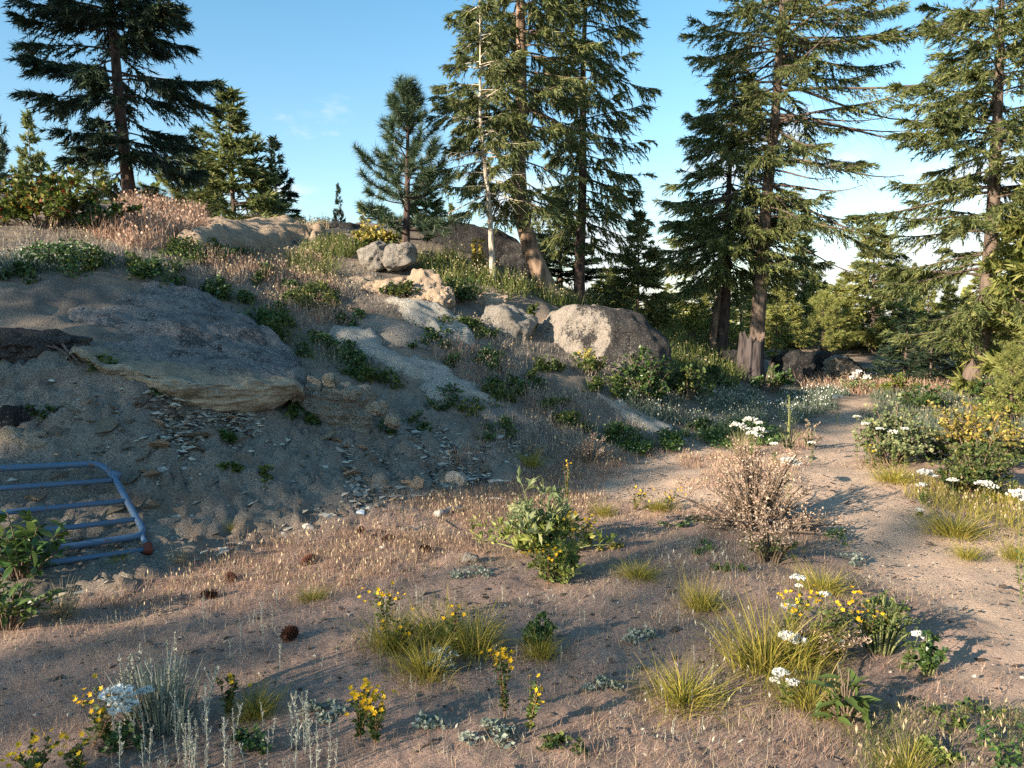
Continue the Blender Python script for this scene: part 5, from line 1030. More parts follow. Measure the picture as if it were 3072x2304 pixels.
# ---- creeping mats on the hillside -----------------------------------------------------------------------
MATS = [
 (62, 268, 70, 22, LEAF_DK, 0.22, 'thick green mat above the left part of the ledge'), (120, 270, 60, 16, LEAF_MID, 0.15, 'grassy green mat along the top of the ledge'),
 (162, 277, 46, 20, LEAF_DK, 0.18, 'dense dark green mat at the top corner of the ledge'), (195, 252, 50, 12, LEAF_MID, 0.14, 'thin green mat on the slope under the sunlit dome'),
 (238, 262, 26, 8, LEAF_DK, 0.12, 'small green mat under the right end of the dome'), (232, 302, 34, 14, LEAF_DK, 0.14, 'first green mat of the strip down the right edge of the ledge'),
 (258, 318, 44, 16, LEAF_DK, 0.15, 'second green mat of the strip beside the ledge'), (290, 334, 46, 18, LEAF_MID, 0.16, 'third green mat of the strip with yellowish grass in it'),
 (322, 352, 50, 18, LEAF_DK, 0.15, 'fourth green mat of the strip above the layered block'), (356, 368, 46, 16, LEAF_DK, 0.14, 'fifth green mat of the strip left of the pale slab'),
 (388, 382, 46, 12, LEAF_MID, 0.12, 'last green mat at the low end of the strip'), (308, 300, 40, 18, LEAF_MID, 0.18, 'green bushy mat on the dry slope below the eroded bank'),
 (262, 278, 20, 8, LEAF_DK, 0.14, 'little green mat high on the dry slope'), (286, 290, 20, 9, LEAF_DK, 0.12, 'little green mat just above the bushy mat'),
 (356, 318, 26, 12, LEAF_DK, 0.14, 'green mat left of the whaleback slab'), (430, 347, 30, 8, LEAF_DK, 0.12, 'green mat between the dark rib and the pale slab'),
 (466, 364, 34, 10, LEAF_DK, 0.15, 'green mat right of the pale slab among straw stalks'), (500, 384, 34, 10, LEAF_DK, 0.13, 'lowest green mat right of the pale slab'),
 (455, 330, 60, 10, LEAF_MID, 0.14, 'leafy mat draped over the foot of the whaleback slab'), (440, 400, 44, 12, LEAF_DK, 0.15, 'yellow green mat below the pale slab'),
 (470, 410, 30, 10, LEAF_MID, 0.12, 'small mat below the grey low slab'), (302, 412, 44, 18, LEAF_DK, 0.16, 'dark green mat under the layered block'),
 (326, 424, 26, 14, LEAF_DK, 0.16, 'hanging green mat right under the layered block'), (262, 398, 34, 8, LEAF_DK, 0.08, 'flat green mat in the shade of the ledge lip'),
 (101, 374, 24, 12, LEAF_MID, 0.10, 'bright green tuft mat under the left of the ledge'), (156, 396, 14, 8, LEAF_DK, 0.08, 'tiny green mat on the bare bank under the ledge'),
 (40, 419, 20, 9, LEAF_DK, 0.08, 'tiny green mat on the bare earth at the left'), (386, 438, 18, 12, LEAF_DK, 0.10, 'small green mat in the stony bank'),
 (228, 478, 18, 10, LEAF_MID, 0.09, 'small bright mat in the middle of the bank'), (268, 488, 16, 10, LEAF_MID, 0.09, 'small bright mat right of the other one mid bank'),
 (226, 444, 14, 8, LEAF_DK, 0.07, 'tiny mat high in the middle of the bank'), (500, 435, 30, 14, LEAF_DK, 0.13, 'green mat in dry grass low on the slope'),
 (560, 410, 34, 12, LEAF_MID, 0.15, 'green mat among dry grass below the big boulder'), (620, 440, 50, 14, LEAF_DK, 0.16, 'dense green mat at the foot of the slope by the path'),
 (658, 444, 44, 14, LEAF_DK, 0.17, 'dense green mat where the slope meets the path'), (742, 438, 60, 12, LEAF_DK, 0.20, 'dark green mat on the grassy spit beside the path'),
 (700, 432, 36, 8, LEAF_DK, 0.12, 'thin green mat at the left edge of the path'), (600, 362, 40, 10, LEAF_MID, 0.18, 'leafy mat at the foot of the big lichened boulder'),
 (500, 362, 30, 12, LEAF_DK, 0.18, 'green mat under the blue grey boulder'), (545, 372, 30, 10, LEAF_MID, 0.15, 'leafy mat under the pale grey block'),
]
MATS += [(500, 400, 40, 10, LEAF_MID, 0.14, 'green mat below the right end of the pale slab'),
 (530, 392, 30, 10, LEAF_DK, 0.15, 'small dark mat on the dry grass slope'), (575, 425, 40, 10, LEAF_MID, 0.15, 'mat in the dry grass left of the rock tongue'), (425, 425, 30, 10, LEAF_DK, 0.12, 'mat above the stony foot of the bank'), (215, 288, 22, 10, LEAF_DK, 0.12, 'mat hanging over the top corner of the ledge'), (20, 282, 40, 10, LEAF_DK, 0.14, 'dark mat over the far left of the ledge'),
 (428, 336, 34, 9, LEAF_DK, 0.14, 'dark mat along the low side of the whaleback slab'), (610, 395, 36, 12, LEAF_MID, 0.2, 'leafy mat under the lit face of the big boulder')]
for k, (x_, y_, w_, h_, mt, hg, lb) in enumerate(MATS): mat_patch(lb, x_, y_, w_ * 1.25, h_ * 1.5, 200 + k, mt, 0.048, 2300, hgt=hg * 1.25)
FM = [(892, 600, 52, 20, LEAF_MID, 0.05, 'bright green creeper on the sunny sand right of the yellow flowers'), (685, 519, 50, 14, LEAF_DK, 0.05, 'dark creeper on the ground left of the tan bush'),
      (702, 549, 36, 14, LEAF_DK, 0.07, 'dark creeper below the tan bush'), (838, 536, 30, 12, LEAF_DK, 0.08, 'dark leafy creeper right of the tan bush'), (850, 557, 28, 12, LEAF_GREY, 0.05, 'greyish creeper on the sand below the tan bush'),
      (470, 575, 40, 10, LEAF_GREY, 0.06, 'grey green creeper behind the flat white stone'), (610, 550, 22, 8, LEAF_YEL, 0.04, 'small yellowing creeper right of the herb clump'), (490, 745, 60, 20, LEAF_GREY, 0.05, 'grey creeper at the bottom between the flowers'),
      (1000, 750, 80, 40, LEAF_DK, 0.08, 'green weeds in the lower right corner'), (120, 755, 50, 22, LEAF_DK, 0.08, 'dark green weeds under the cream flower heads')]
FM += [(330, 720, 40, 14, LEAF_GREY, 0.06, 'grey green creeper right of the silver stalks'), (420, 735, 44, 16, LEAF_GREY, 0.05, 'grey creeper below the low rosette'), (600, 690, 40, 14, LEAF_GREY, 0.05, 'grey creeper in the stubble between the herb and the yellow tuft'), (640, 640, 36, 10, LEAF_GREY, 0.05, 'thin grey creeper in the middle of the stubble'), (560, 755, 60, 16, LEAF_MID, 0.05, 'green weeds at the bottom edge in the middle'), (960, 720, 70, 26, LEAF_MID, 0.07, 'olive weeds beside the lower right corner'), (930, 755, 60, 20, LEAF_LIME, 0.07, 'yellowish weeds at the bottom edge on the right'), (250, 755, 44, 16, LEAF_DK, 0.07, 'dark weeds under the bottom silver stalks'), (730, 575, 30, 8, LEAF_MID, 0.06, 'low green weed before the greenish brown brush')]
for k, (x_, y_, w_, h_, mt, hg, lb) in enumerate(FM): mat_patch(lb, x_, y_, w_, h_, 300 + k, mt, 0.024, 2600, 'creepers on the sandy ground', hg, name='creeper')

# ---- shrubs --------------------------------------------------------------------------------------------
shrub('shrub', 'wide bush with green, yellow and a few red leaves on the crest at the left', 36, 248, 150, 58, 401, 0.08, LEAF_RED, 4200, depth=0.6, D=11.3, n_stem=34)
shrub('shrub', 'low dark green bush at the right end of the red tinged bush', 92, 250, 50, 34, 402, 0.07, LEAF_DK, 1200, D=11.5, n_stem=16)
shrub('shrub', 'yellow leaved bush beside the trunk of the young pine', 373, 240, 58, 44, 403, 0.075, LEAF_MID, 1500, D=14.4, n_stem=26, topmat=LEAF_YEL, topfrac=0.6)
shrub('shrub', 'small yellow bush on top of the sunlit dome', 247, 222, 40, 14, 404, 0.08, LEAF_YEL, 420, D=18, n_stem=14)
shrub('shrub', 'small yellow sapling behind the thin pale trunk', 478, 272, 20, 28, 405, 0.07, LEAF_YEL, 320, D=15.2, n_stem=9)
shrub('shrub', 'dark leafy bush in the hollow behind the whaleback slab', 455, 316, 56, 26, 406, 0.055, LEAF_DK, 1600, D=13.0, n_stem=24)
shrub('shrub', 'greenish bush below the sunlit eroded bank', 400, 302, 40, 18, 407, 0.055, LEAF_MID, 700, D=12.2, n_stem=16)
shrub('shrub', 'dark green bush at the foot of the big lichened boulder', 645, 410, 64, 52, 408, 0.06, LEAF_DK, 2600, D=11.7, n_stem=34)
shrub('shrub', 'mid green bush right of the big lichened boulder', 690, 408, 60, 36, 409, 0.06, LEAF_MID, 1600, D=12.8, n_stem=26)
shrub('shrub', 'low green bush between the big boulder and the stump', 712, 392, 46, 28, 410, 0.06, LEAF_DK, 1000, D=14.5, n_stem=20)
shrub('shrub', 'sparse yellowish bush against the lit side of the big boulder', 590, 385, 40, 24, 411, 0.05, LEAF_MID, 700, D=11.8, n_stem=16, topmat=LEAF_YEL, topfrac=0.2)
shrub('shrub', 'leafy bush in the gap right of the blue grey boulder', 531, 352, 16, 34, 412, 0.055, LEAF_MID, 500, D=12.7, n_stem=12)
shrub('shrub', 'dark bush behind the stump beside the tallest trunk', 775, 386, 44, 30, 413, 0.07, LEAF_DK, 900, D=16.5, n_stem=20)
shrub('shrub', 'bush of pale flowers in front of the brown sloping boulder', 862, 392, 40, 20, 414, 0.06, LEAF_PALE, 700, D=18, n_stem=20, topmat=PET_W, topfrac=0.18)
shrub('shrub', 'pale green round leaved shrub at the right edge of the path', 898, 466, 84, 50, 415, 0.040, LEAF_PALE, 3600, D=8.1, n_stem=44, lw=0.5)
shrub('shrub', 'tall yellow leaved shrub lit by the sun behind the pale green shrub', 992, 474, 130, 58, 416, 0.042, LEAF_MID, 4600, D=8.2, n_stem=64, ragged=0.5, lw=0.5, topmat=LEAF_YEL, topfrac=0.42)
shrub('shrub', 'dark green tangled shrub under the yellow leaved shrub', 985, 500, 110, 46, 417, 0.032, LEAF_MID, 3600, D=6.9, n_stem=50)
shrub('shrub', 'low dark undergrowth bush left of the leaning dark trunk', 925, 402, 60, 28, 418, 0.06, LEAF_DK, 1300, D=14.8, n_stem=24)
shrub('shrub', 'low undergrowth bush right of the leaning dark trunk', 1005, 405, 70, 34, 419, 0.06, LEAF_DK, 1500, D=14.2, n_stem=26)
shrub('shrub', 'yellowish undergrowth bush in front of the leaning dark trunk', 900, 392, 46, 20, 420, 0.06, LEAF_RED, 800, D=17, n_stem=18)
leaf_object_shrub('shrub', 'large leaved green bush in front of the gate rails', 24, 592, 112, 84, 421, [LEAF_DK, LEAF_MID], 298, 4.6, 0.105)
leaf_object_shrub('shrub', 'small leafy bush on the ground below the gate', 8, 645, 110, 56, 422, [LEAF_MID], 220, 3.95, 0.075)
shrub('shrub', 'pinkish tan dry bush in the sun beside the path', 762, 530, 132, 66, 423, 0.021, RUSTY, 6400, D=5.9, n_stem=110, lw=0.30, stemmat=TWIG, up=1.1, ragged=0.6, part='seed_heads')
shrub('shrub', 'greenish brown brush in front of the pinkish tan bush', 775, 560, 90, 44, 424, 0.022, LEAF_MID, 1900, D=5.1, n_stem=40, lw=0.25, topmat=RUSTY, topfrac=0.5, up=0.9)
shrub('herb_clump', 'light green long leaved herb clump in the middle of the clearing', 540, 560, 132, 46, 425, 0.085, LEAF_LIME, 1300, D=5.35, n_stem=60, lw=0.17, ragged=0.6, stemmat=STEM_G, up=1.0, cat='herb', topmat=LEAF_PALE, topfrac=0.3)
shrub('herb_clump', 'bushy green herb in front of the long leaved clump', 562, 606, 80, 36, 426, 0.032, LEAF_LIME, 1700, D=4.6, n_stem=36, lw=0.3, stemmat=STEM_G, up=0.9, cat='herb')
leaf_object_shrub('herb_clump', 'broad leaved weed at the bottom right of the yellow grass', 845, 745, 56, 52, 427, [LEAF_MID], 60, 3.0, 0.10, 'herb', 0.8, 0.3)
shrub('herb_clump', 'blue green leaning plant casting a long shadow on the sand', 930, 690, 40, 54, 428, 0.026, LEAF_DK, 420, D=3.45, n_stem=12, lw=0.45, stemmat=STEM_G, up=0.7, cat='herb')
shrub('herb_clump', 'brown dried brush mixed with the yellow grass at the right', 830, 690, 90, 46, 429, 0.022, RUSTY, 2200, D=3.55, n_stem=46, lw=0.2, stemmat=TWIG, up=0.8, cat='herb', topmat=LEAF_MID, topfrac=0.3)
shrub('herb_clump', 'olive weed bush right of the brown dried brush', 885, 675, 80, 60, 430, 0.018, LEAF_MID, 1900, D=3.65, n_stem=46, lw=0.25, stemmat=STEM_G, up=0.9, cat='herb')
shrub('herb_clump', 'grey green low rosette between the two orange flower plants', 441, 700, 34, 22, 431, 0.035, LEAF_GREY, 420, D=3.35, n_stem=14, lw=0.2, stemmat=STEM_G, up=0.8, cat='herb')
shrub('herb_clump', 'dark green herb behind the orange flowers in the lower middle', 540, 678, 50, 40, 432, 0.024, LEAF_DK, 800, D=3.6, n_stem=20, lw=0.3, stemmat=STEM_G, up=0.9, cat='herb')
shrub('herb_clump', 'rusty dry stalks at the foot of the slope', 590, 466, 46, 30, 433, 0.03, RUSTY, 700, D=8.9, n_stem=24, lw=0.2, stemmat=TWIG, up=1.1, cat='herb', part='seed_heads')
shrub('herb_clump', 'pale branched thistle stalk beside the path', 790, 446, 28, 46, 434, 0.035, LEAF_PALE, 220, D=9.8, n_stem=9, lw=0.2, stemmat=STEM_G, up=1.0, cat='herb')
shrub('herb_clump', 'orange brown flowered bush left of the path behind the thistle', 812, 436, 24, 24, 435, 0.03, RUSTY, 420, D=10.4, n_stem=14, lw=0.3, stemmat=STEM_G, up=0.9, cat='herb')

shrub('shrub', 'lime green thicket in the sun right behind the big lichened boulder', 690, 345, 70, 44, 436, 0.09, LEAF_LIME, 1500, D=20.5, n_stem=30)
shrub('shrub', 'lime green thicket between the twin trunks and the stump', 735, 352, 50, 36, 437, 0.09, LEAF_LIME, 900, D=22, n_stem=24)
shrub('shrub', 'lime green bush in the sun left of the dark green young fir', 612, 322, 50, 40, 438, 0.08, LEAF_LIME, 900, D=20, n_stem=24)
shrub('shrub', 'lit olive thicket at the right edge behind the dark undergrowth', 1015, 415, 70, 50, 439, 0.07, LEAF_LIME, 1300, D=12.5, n_stem=30)
# ---- bunchgrass ----------------------------------------------------------------------------------------
TF = [(392, 655, 70, 54, 'left tuft of the big bunchgrass clump in the foreground'), (440, 640, 84, 50, 'back tuft of the big bunchgrass clump'), (474, 655, 76, 60, 'right tuft of the big bunchgrass clump'), (425, 678, 74, 50, 'front tuft of the big bunchgrass clump'),
 (540, 660, 46, 32, 'small tuft below the dark green herb'), (702, 612, 50, 42, 'upright tuft between the herb clump and the yellow grass'), (765, 668, 110, 82, 'largest bright yellow tuft behind the white flower heads'), (800, 662, 80, 70, 'right hand part of the bright yellow tuft'),
 (684, 700, 100, 52, 'sprawling yellow tuft left of the white flower heads'), (810, 705, 90, 50, 'low tuft under the brown dried brush'), (603, 512, 30, 18, 'small green tuft on the sand left of the yellow flowers'), (638, 582, 52, 22, 'low olive tuft right of the herb clump'),
 (955, 535, 78, 36, 'rounded green tuft at the right of the path'), (893, 482, 50, 24, 'golden tuft under the pale green shrub'), (967, 556, 34, 20, 'small pale tuft below the rounded green tuft'), (256, 722, 56, 44, 'olive tuft among silver stalks at the bottom'),
 (62, 612, 44, 40, 'straw yellow tuft below the gate'), (178, 566, 24, 26, 'straw tuft in the grass right of the gate'), (312, 595, 36, 18, 'tiny tuft on the dry grass band'), (530, 466, 32, 22, 'lone tuft at the foot of the bank'),
 (905, 778, 60, 46, 'bright tuft cut by the bottom edge'), (822, 590, 60, 34, 'tuft behind the upper white flower heads'), (1018, 555, 40, 30, 'tuft at the right edge under the tall white flower'), (120, 566, 30, 20, 'olive tuft under the lower rail of the gate'), (660, 506, 40, 16, 'tuft with yellow flowers beside the sandy path'), (230, 532, 16, 14, 'small tuft at the foot of the bare bank'), (742, 452, 22, 30, 'tall dry tuft on the spit left of the thistle')]
for k, (x_, y_, w_, h_, lb) in enumerate(TF): tuft(lb, x_, y_, w_, h_, k, GR_STRAW if lb.startswith(('straw', 'tall dry')) else GR_TUFT)

# ---- flowers -------------------------------------------------------------------------------------------
yarrow('cream flower heads on a bent stalk in the lower left corner', 90, 775, 2.75, [(117, 691, 16), (122, 702, 16)], 1, STEM_R)
yarrow('single small cream flower head right of the cream pair', 128, 760, 2.85, [(145, 689, 8)], 2, STEM_R)
yarrow('big bright white flower head in front of the yellow tuft', 790, 700, 3.5, [(788, 634, 9), (796, 637, 10), (801, 641, 5)], 3)
yarrow('three white flower heads on one stalk below the big white head', 786, 735, 3.15, [(781, 671, 8), (775, 679, 5), (792, 681, 7)], 4)
yarrow('white flower head at the top of the right hand flowers', 800, 640, 4.0, [(798, 576, 7), (799, 585, 4)], 5)
yarrow('white flower head right of the topmost white head', 826, 655, 3.9, [(825, 593, 6)], 6)
yarrow('white flower head just above the orange flowers', 786, 665, 3.8, [(788, 605, 7)], 7)
yarrow('small white flower head in the middle of the yellow herbs', 832, 680, 3.7, [(832, 618, 5)], 8)
yarrow('pale flower head against the brown brush', 838, 700, 3.55, [(838, 640, 6)], 9)
yarrow('lone white flower head over the sunny sand', 905, 700, 3.5, [(919, 633, 7)], 10)
yarrow('tall white flower at the right edge of the photo', 1022, 580, 4.4, [(1018, 492, 10), (1028, 497, 9)], 11)
yarrow('white flower head low before the brown brush', 857, 735, 3.2, [(858, 718, 4), (876, 723, 4)], 12)
for k, (x_, y_, b_, d_, r_, lb) in enumerate([(925, 471, 505, 6.6, 7, 'greyish flower head on the dark shrub, first from the path'), (922, 484, 510, 6.5, 5, 'lower greyish flower head on the dark shrub'), (953, 479, 510, 6.6, 5, 'small white head in the middle of the dark shrub'), (984, 482, 512, 6.6, 8, 'wide white head at the right of the dark shrub'), (919, 509, 530, 6.2, 4, 'tiny white head low at the left of the dark shrub'),
      (866, 423, 462, 8.0, 4, 'flower head standing above the left of the pale shrub'), (880, 428, 462, 7.9, 4, 'white head on top of the pale shrub, second from the path'), (893, 431, 462, 7.9, 5, 'white head on top of the pale shrub, third from the path'), (905, 428, 462, 7.9, 4, 'white head at the right on top of the pale shrub'), (857, 416, 450, 8.4, 4, 'grey flower head leaning over the path'),
      (738, 424, 446, 9.4, 7, 'left white head of the group beside the thistle'), (750, 418, 446, 9.5, 7, 'upper white head of the group beside the thistle'), (758, 428, 446, 9.4, 6, 'right white head of the group beside the thistle'), (752, 432, 448, 9.3, 6, 'lower white head of the group beside the thistle'), (774, 443, 462, 8.6, 4, 'white head between the thistle and the tan bush'), (788, 459, 490, 7.0, 8, 'grey white head above the tan bush'), (812, 442, 466, 8.5, 4, 'white head at the left edge of the shaded path'),
      (700, 387, 402, 13, 5, 'white head in the grass below the stump'), (712, 391, 404, 13, 4, 'small white head right of the one below the stump'), (838, 396, 408, 13.5, 5, 'white head at the far end of the path')]):
    yarrow(lb, x_, b_, d_, [(x_, y_, r_), (x_ + r_ * 1.1, y_ + r_ * 0.5, r_ * 0.7)] if r_ > 5 else [(x_, y_, r_)], 20 + k)
WT = [(385, 640, 40, 50, 26, None, 'orange yellow herb standing at the left of the big bunchgrass clump'), (400, 655, 40, 36, 16, None, 'yellow herb inside the big bunchgrass clump'), (360, 748, 40, 60, 40, None, 'bright orange flowered herb in the lower left'), (375, 752, 34, 50, 22, None, 'second orange flowered herb right beside it'),
 (505, 725, 34, 72, 34, None, 'tall orange flowered herb in the lower middle'), (530, 740, 26, 60, 6, None, 'green stalky herb right of the orange flowered one'), (575, 580, 46, 60, 30, 4.9, 'yellow flowered herb at the right of the herb clump'), (548, 600, 50, 40, 26, 4.6, 'yellow flowers low in front of the herb clump'), (590, 545, 40, 40, 10, 5.5, 'thin herb with a few yellow flowers at the back of the clump'),
 (105, 745, 46, 56, 26, None, 'orange flowers behind the cream flower heads'), (35, 790, 44, 46, 24, None, 'yellow flowers cut by the bottom edge at the left corner'), (78, 788, 24, 40, 12, None, 'yellow flowers at the bottom edge right of the corner ones'), (228, 720, 26, 44, 8, None, 'lone small orange flower above the silver stalks'),
 (795, 655, 36, 54, 26, 3.75, 'orange yellow herb behind the big white flower head'), (840, 668, 60, 62, 30, 3.7, 'bushy yellow herb right of the white flower heads'), (868, 665, 40, 44, 18, 3.7, 'yellow herb at the right of the bushy yellow herb'), (635, 507, 36, 24, 20, None, 'first yellow herb beside the sandy path'), (668, 508, 36, 22, 20, None, 'second yellow herb beside the sandy path'),
 (567, 506, 8, 50, 3, None, 'single upright green spike behind the herb clump'), (453, 660, 26, 56, 5, None, 'lone yellow flower right of the front bunchgrass'), (875, 462, 20, 28, 12, 7.8, 'orange flowered sprig on the pale green shrub')]
for k, (x_, y_, w_, h_, nf, d_, lb) in enumerate(WT): wort(lb, x_, y_, w_, h_, 500 + k, nf, d_)

# ---- silver stalks ---------------------------------------------------------------------------------------
ST = [cudweed_mesh(600 + k) for k in range(5)]; rng = np.random.default_rng(12)
def stalk(px, py, hpx, k, label):
    q = g1(px, py); o = link('silver_stalk', ST[k % 5]); h = hpx / F * q[1]; o.location = q; o.scale = (h * 0.8, h * 0.8, h); o.rotation_euler = (0, 0, rng.uniform(0, 6.28)); tag(o, label, 'wild flower', 'silver stalks in the foreground')
def hword(h, lo, hi): return 'short' if h < lo else ('middling' if h < hi else 'tall')
for k in range(64):
    x_ = rng.choice([rng.normal(225, 45), rng.normal(300, 28), rng.normal(170, 20)]); y_ = rng.uniform(735, 792); h_ = rng.uniform(30, 66)
    stalk(x_, y_, h_, k, f"{hword(h_, 40, 52)} silver stalk {'in the second row' if y_ < 758 else 'cut by the bottom edge'} {'below the cream flower heads' if x_ < 175 else 'below the blue green tuft' if x_ < 232 else 'below the lone olive tuft' if x_ < 285 else 'left of the bright orange herb'}")
for k in range(44):
    x_ = rng.uniform(415, 730); y_ = rng.uniform(600, 755); h_ = rng.uniform(14, 32)
    stalk(x_, y_, h_, k, f"{hword(h_, 20, 26)} silver stalk {'behind' if y_ < 650 else 'level with' if y_ < 700 else 'in front of'} the {'big bunchgrass clump' if x_ < 500 else 'tall orange herb' if x_ < 590 else 'sprawling yellow tuft'}")
for k in range(22):
    x_ = rng.uniform(225, 420); y_ = rng.uniform(600, 695); h_ = rng.uniform(14, 32)
    stalk(x_, y_, h_, k, f"{hword(h_, 20, 26)} silver stalk on bare sand {'near the blackish cone' if x_ < 320 else 'left of the bunchgrass'} {'by the dry band' if y_ < 645 else 'in the shade'}")
for k, (x_, y_, h_) in enumerate([(262, 636, 36), (250, 632, 22), (204, 628, 40), (62, 632, 20), (300, 745, 80), (306, 750, 64), (292, 755, 50), (116, 620, 16), (420, 600, 20)]): stalk(x_, y_, h_, k, ['pale stalk standing alone by the dark cone', 'short pale stalk on the bare sand', 'tall tan stalk above the blue green tuft', 'pale stalk under the straw tuft', 'tallest branched silver stalk at the bottom', 'branched silver stalk next to the tallest one', 'leaning silver stalk left of the tallest one', 'tiny pale stalk by the left dry band', 'pale stalk left of the grey stone'][k])
r = thing('silver_tuft', 'large blue green silvery tuft left of the bottom stalks', 'herb', g1(163, 728)); hh_ = 95 / F * r.location[1]
rg = np.random.default_rng(3); mb = MB(); nb = 420; a = rg.uniform(0, 6.283, nb); rr_ = np.abs(rg.normal(0, 0.06, nb)); le = np.abs(rg.normal(0.1, 0.22, nb))
mb.blades(np.stack([rr_ * np.cos(a), rr_ * np.sin(a), np.zeros(nb)], -1), np.stack([np.sin(le) * np.cos(a), np.sin(le) * np.sin(a), np.cos(le)], -1), hh_ * rg.uniform(0.25, 0.85, nb), 0.0035, rg.uniform(0, 0.35, nb), rg, 4); link('leaves', mb.build('leaves', LEAF_GREY), r)
for k in range(12): c = link('stalk', ST[k % 5], r); c.location = (rg.normal(0, 0.09), rg.normal(0, 0.06), 0); s_ = hh_ * rg.uniform(0.8, 1.15); c.scale = (s_ * .7, s_ * .7, s_); c.rotation_euler = (0, 0, k)

# ---- cones, sticks, litter ---------------------------------------------------------------------------------
def cone_mesh():
    mb = MB(); rg = np.random.default_rng(9); n_ = 90; i = np.arange(n_); u = i / n_; a = i * 2.39996; r_ = 0.030 * np.sin(np.pi * (0.12 + 0.82 * u)) ** 0.7
    mb.tube([(0, 0, -0.04), (0, 0, 0), (0, 0, 0.045)], [0.010, 0.018, 0.006], 8)
    P = np.stack([0.3 * r_ * np.cos(a), 0.3 * r_ * np.sin(a), -0.045 + 0.09 * u], -1); A = unit(np.stack([np.cos(a), np.sin(a), 0.15 + 0.9 * (u - .3)], -1)); mb.cards(P, A, r_ * 1.05, 0.0075, rg, 0, np.tile([[0, 0, 1.0]], (n_, 1)), 0.6)
    return mb.build('pine_cone', mat_plain('cone_scales', lin(86, 54, 42), 0.7, 0.2, 0.4, 60))
CM = cone_mesh(); CM.transform(__import__('mathutils').Matrix.Scale(1.0, 4))
for k, (x_, y_, lb) in enumerate([(361, 535, 'dark brown pine cone at the head of the pair in the clearing'), (388, 543, 'brown pine cone just right of the first one'), (308, 564, 'pine cone half hidden in the tall dry stubble'), (231, 580, 'wide pine cone on the dry grass band'), (210, 596, 'sunlit tan pine cone in the dry grass'), (290, 644, 'blackish pine cone on bare ground left of the bunchgrass'), (425, 551, 'small weathered cone in a scrape of the sand')]):
    q = g1(x_, y_); o = link('pine_cone', CM); o.location = (q[0], q[1], q[2] + 0.028); o.rotation_euler = (1.35, 0.2 * k, 1.1 * k + .4); o.scale = (0.95 + 0.1 * (k % 3),) * 3; tag(o, lb, 'pine cone', 'fallen pine cones')
WOOD_G = mat_bark('weathered_wood', lin(110, 102, 98), lin(176, 168, 158), 30); WOOD_W = mat_bark('bleached_wood', lin(190, 178, 160), lin(232, 222, 206), 40); WOOD_D = mat_bark('dark_wood', lin(58, 48, 44), lin(112, 96, 86), 30)
def stick(label, a, b, rpx, mat, name='stick', lift=0.006, fork=False):
    A, B = g1(*a), g1(*b); c = (A + B) / 2; n_ = 7; s = np.linspace(0, 1, n_)[:, None]; P = A + (B - A) * s; rg = np.random.default_rng(int(a[0] * 7 + a[1]))
    P[:, 2] = np.maximum(H(P[:, 0], P[:, 1]), P[:, 2] * 0.5 + H(P[:, 0], P[:, 1]) * 0.5) + lift; P += rg.normal(0, 0.006, P.shape); rad_ = rpx / F * c[1]; mb = MB(); mb.tube(P - c, rad_ * np.linspace(1, 0.6, n_) * rg.uniform(0.85, 1.15, n_), 7)
    if fork: mb.tube([P[3] - c, P[3] - c + (B - A) * 0.2 + np.array([0, 0.05, 0.04])], [rad_ * 0.6, rad_ * 0.3], 5)
    o = link(name, mb.build(name, mat, True)); o.location = c; return tag(o, label, 'stick')
stick('bleached white stick on the sand below the pale round stone', (487, 478), (511, 479), 1.9, WOOD_W); stick('second bleached stick nearer the herb clump', (489, 498), (512, 501), 1.6, WOOD_W)
stick('thick grey chunk of weathered wood', (436, 520), (462, 512), 3.6, WOOD_G, 'driftwood', 0.02); stick('grey stick lying left of the weathered chunk', (400, 533), (424, 529), 1.8, WOOD_G); stick('dark broken bark strip right of the cones', (366, 541), (386, 534), 2.2, WOOD_D)
stick('brown twig beside the weathered chunk', (436, 522), (456, 530), 1.2, WOOD_D); stick('dark stick propped on the bare bank under the ledge', (138, 411), (169, 394), 1.6, WOOD_D, lift=0.03); stick('thin dark root crossing the earth at the left', (30, 440), (58, 412), 1.2, WOOD_D, 'root', 0.03)
stick('pale twig in the stubble at the bottom right', (600, 738), (672, 746), 0.9, WOOD_D, lift=0.02); stick('curved pale stalk leaning over the brown brush', (835, 690), (848, 655), 1.4, GR_STRAW, lift=0.06); stick('grey branch lying in the grass below the stump', (700, 386), (722, 388), 1.4, WOOD_G, lift=0.05)
stick('short grey stick beside the rocks on the far side of the path', (790, 366), (806, 364), 2.0, WOOD_W, lift=0.35); stick('dark twig lying at the bottom edge', (415, 762), (440, 745), 1.3, WOOD_D); stick('twig by the foot of the bank left of the stone', (500, 512), (520, 506), 1.0, WOOD_D); stick('dead forked branch sticking out of the rubble below the ledge', (310, 425), (303, 400), 1.2, WOOD_G, 'dead_branch', 0.05, True)
for k, (x0, y0, x1, y1) in enumerate([(30, 352, 64, 362), (40, 345, 72, 374), (58, 350, 80, 380)]): stick(['thick bare root hanging out at the left end of the ledge', 'thin root hanging beside the thick root', 'short root end at the tip of the overhang'][k], (x0, y0), (x1, y1), 1.5, WOOD_D, 'root', 0.10)
q = g1(360, 518); mb = MB(); g_ = np.array([[-.035, -.02, .004], [.03, -.025, .010], [.04, .03, .03], [-.02, .035, .022], [0, 0, .03], [-.03, 0.005, 0.03]]); mb.add(g_, None, [[0, 1, 4], [1, 2, 4], [2, 3, 4], [3, 5, 4], [5, 0, 4]]); o = link('litter_scrap', mb.build('litter_scrap', mat_plain('white_plastic', lin(196, 206, 212), 0.4, 0.5))); o.location = q; o.rotation_euler = (0.25, 0, 0.3); tag(o, 'crumpled white scrap of litter at the foot of the bank', 'litter')
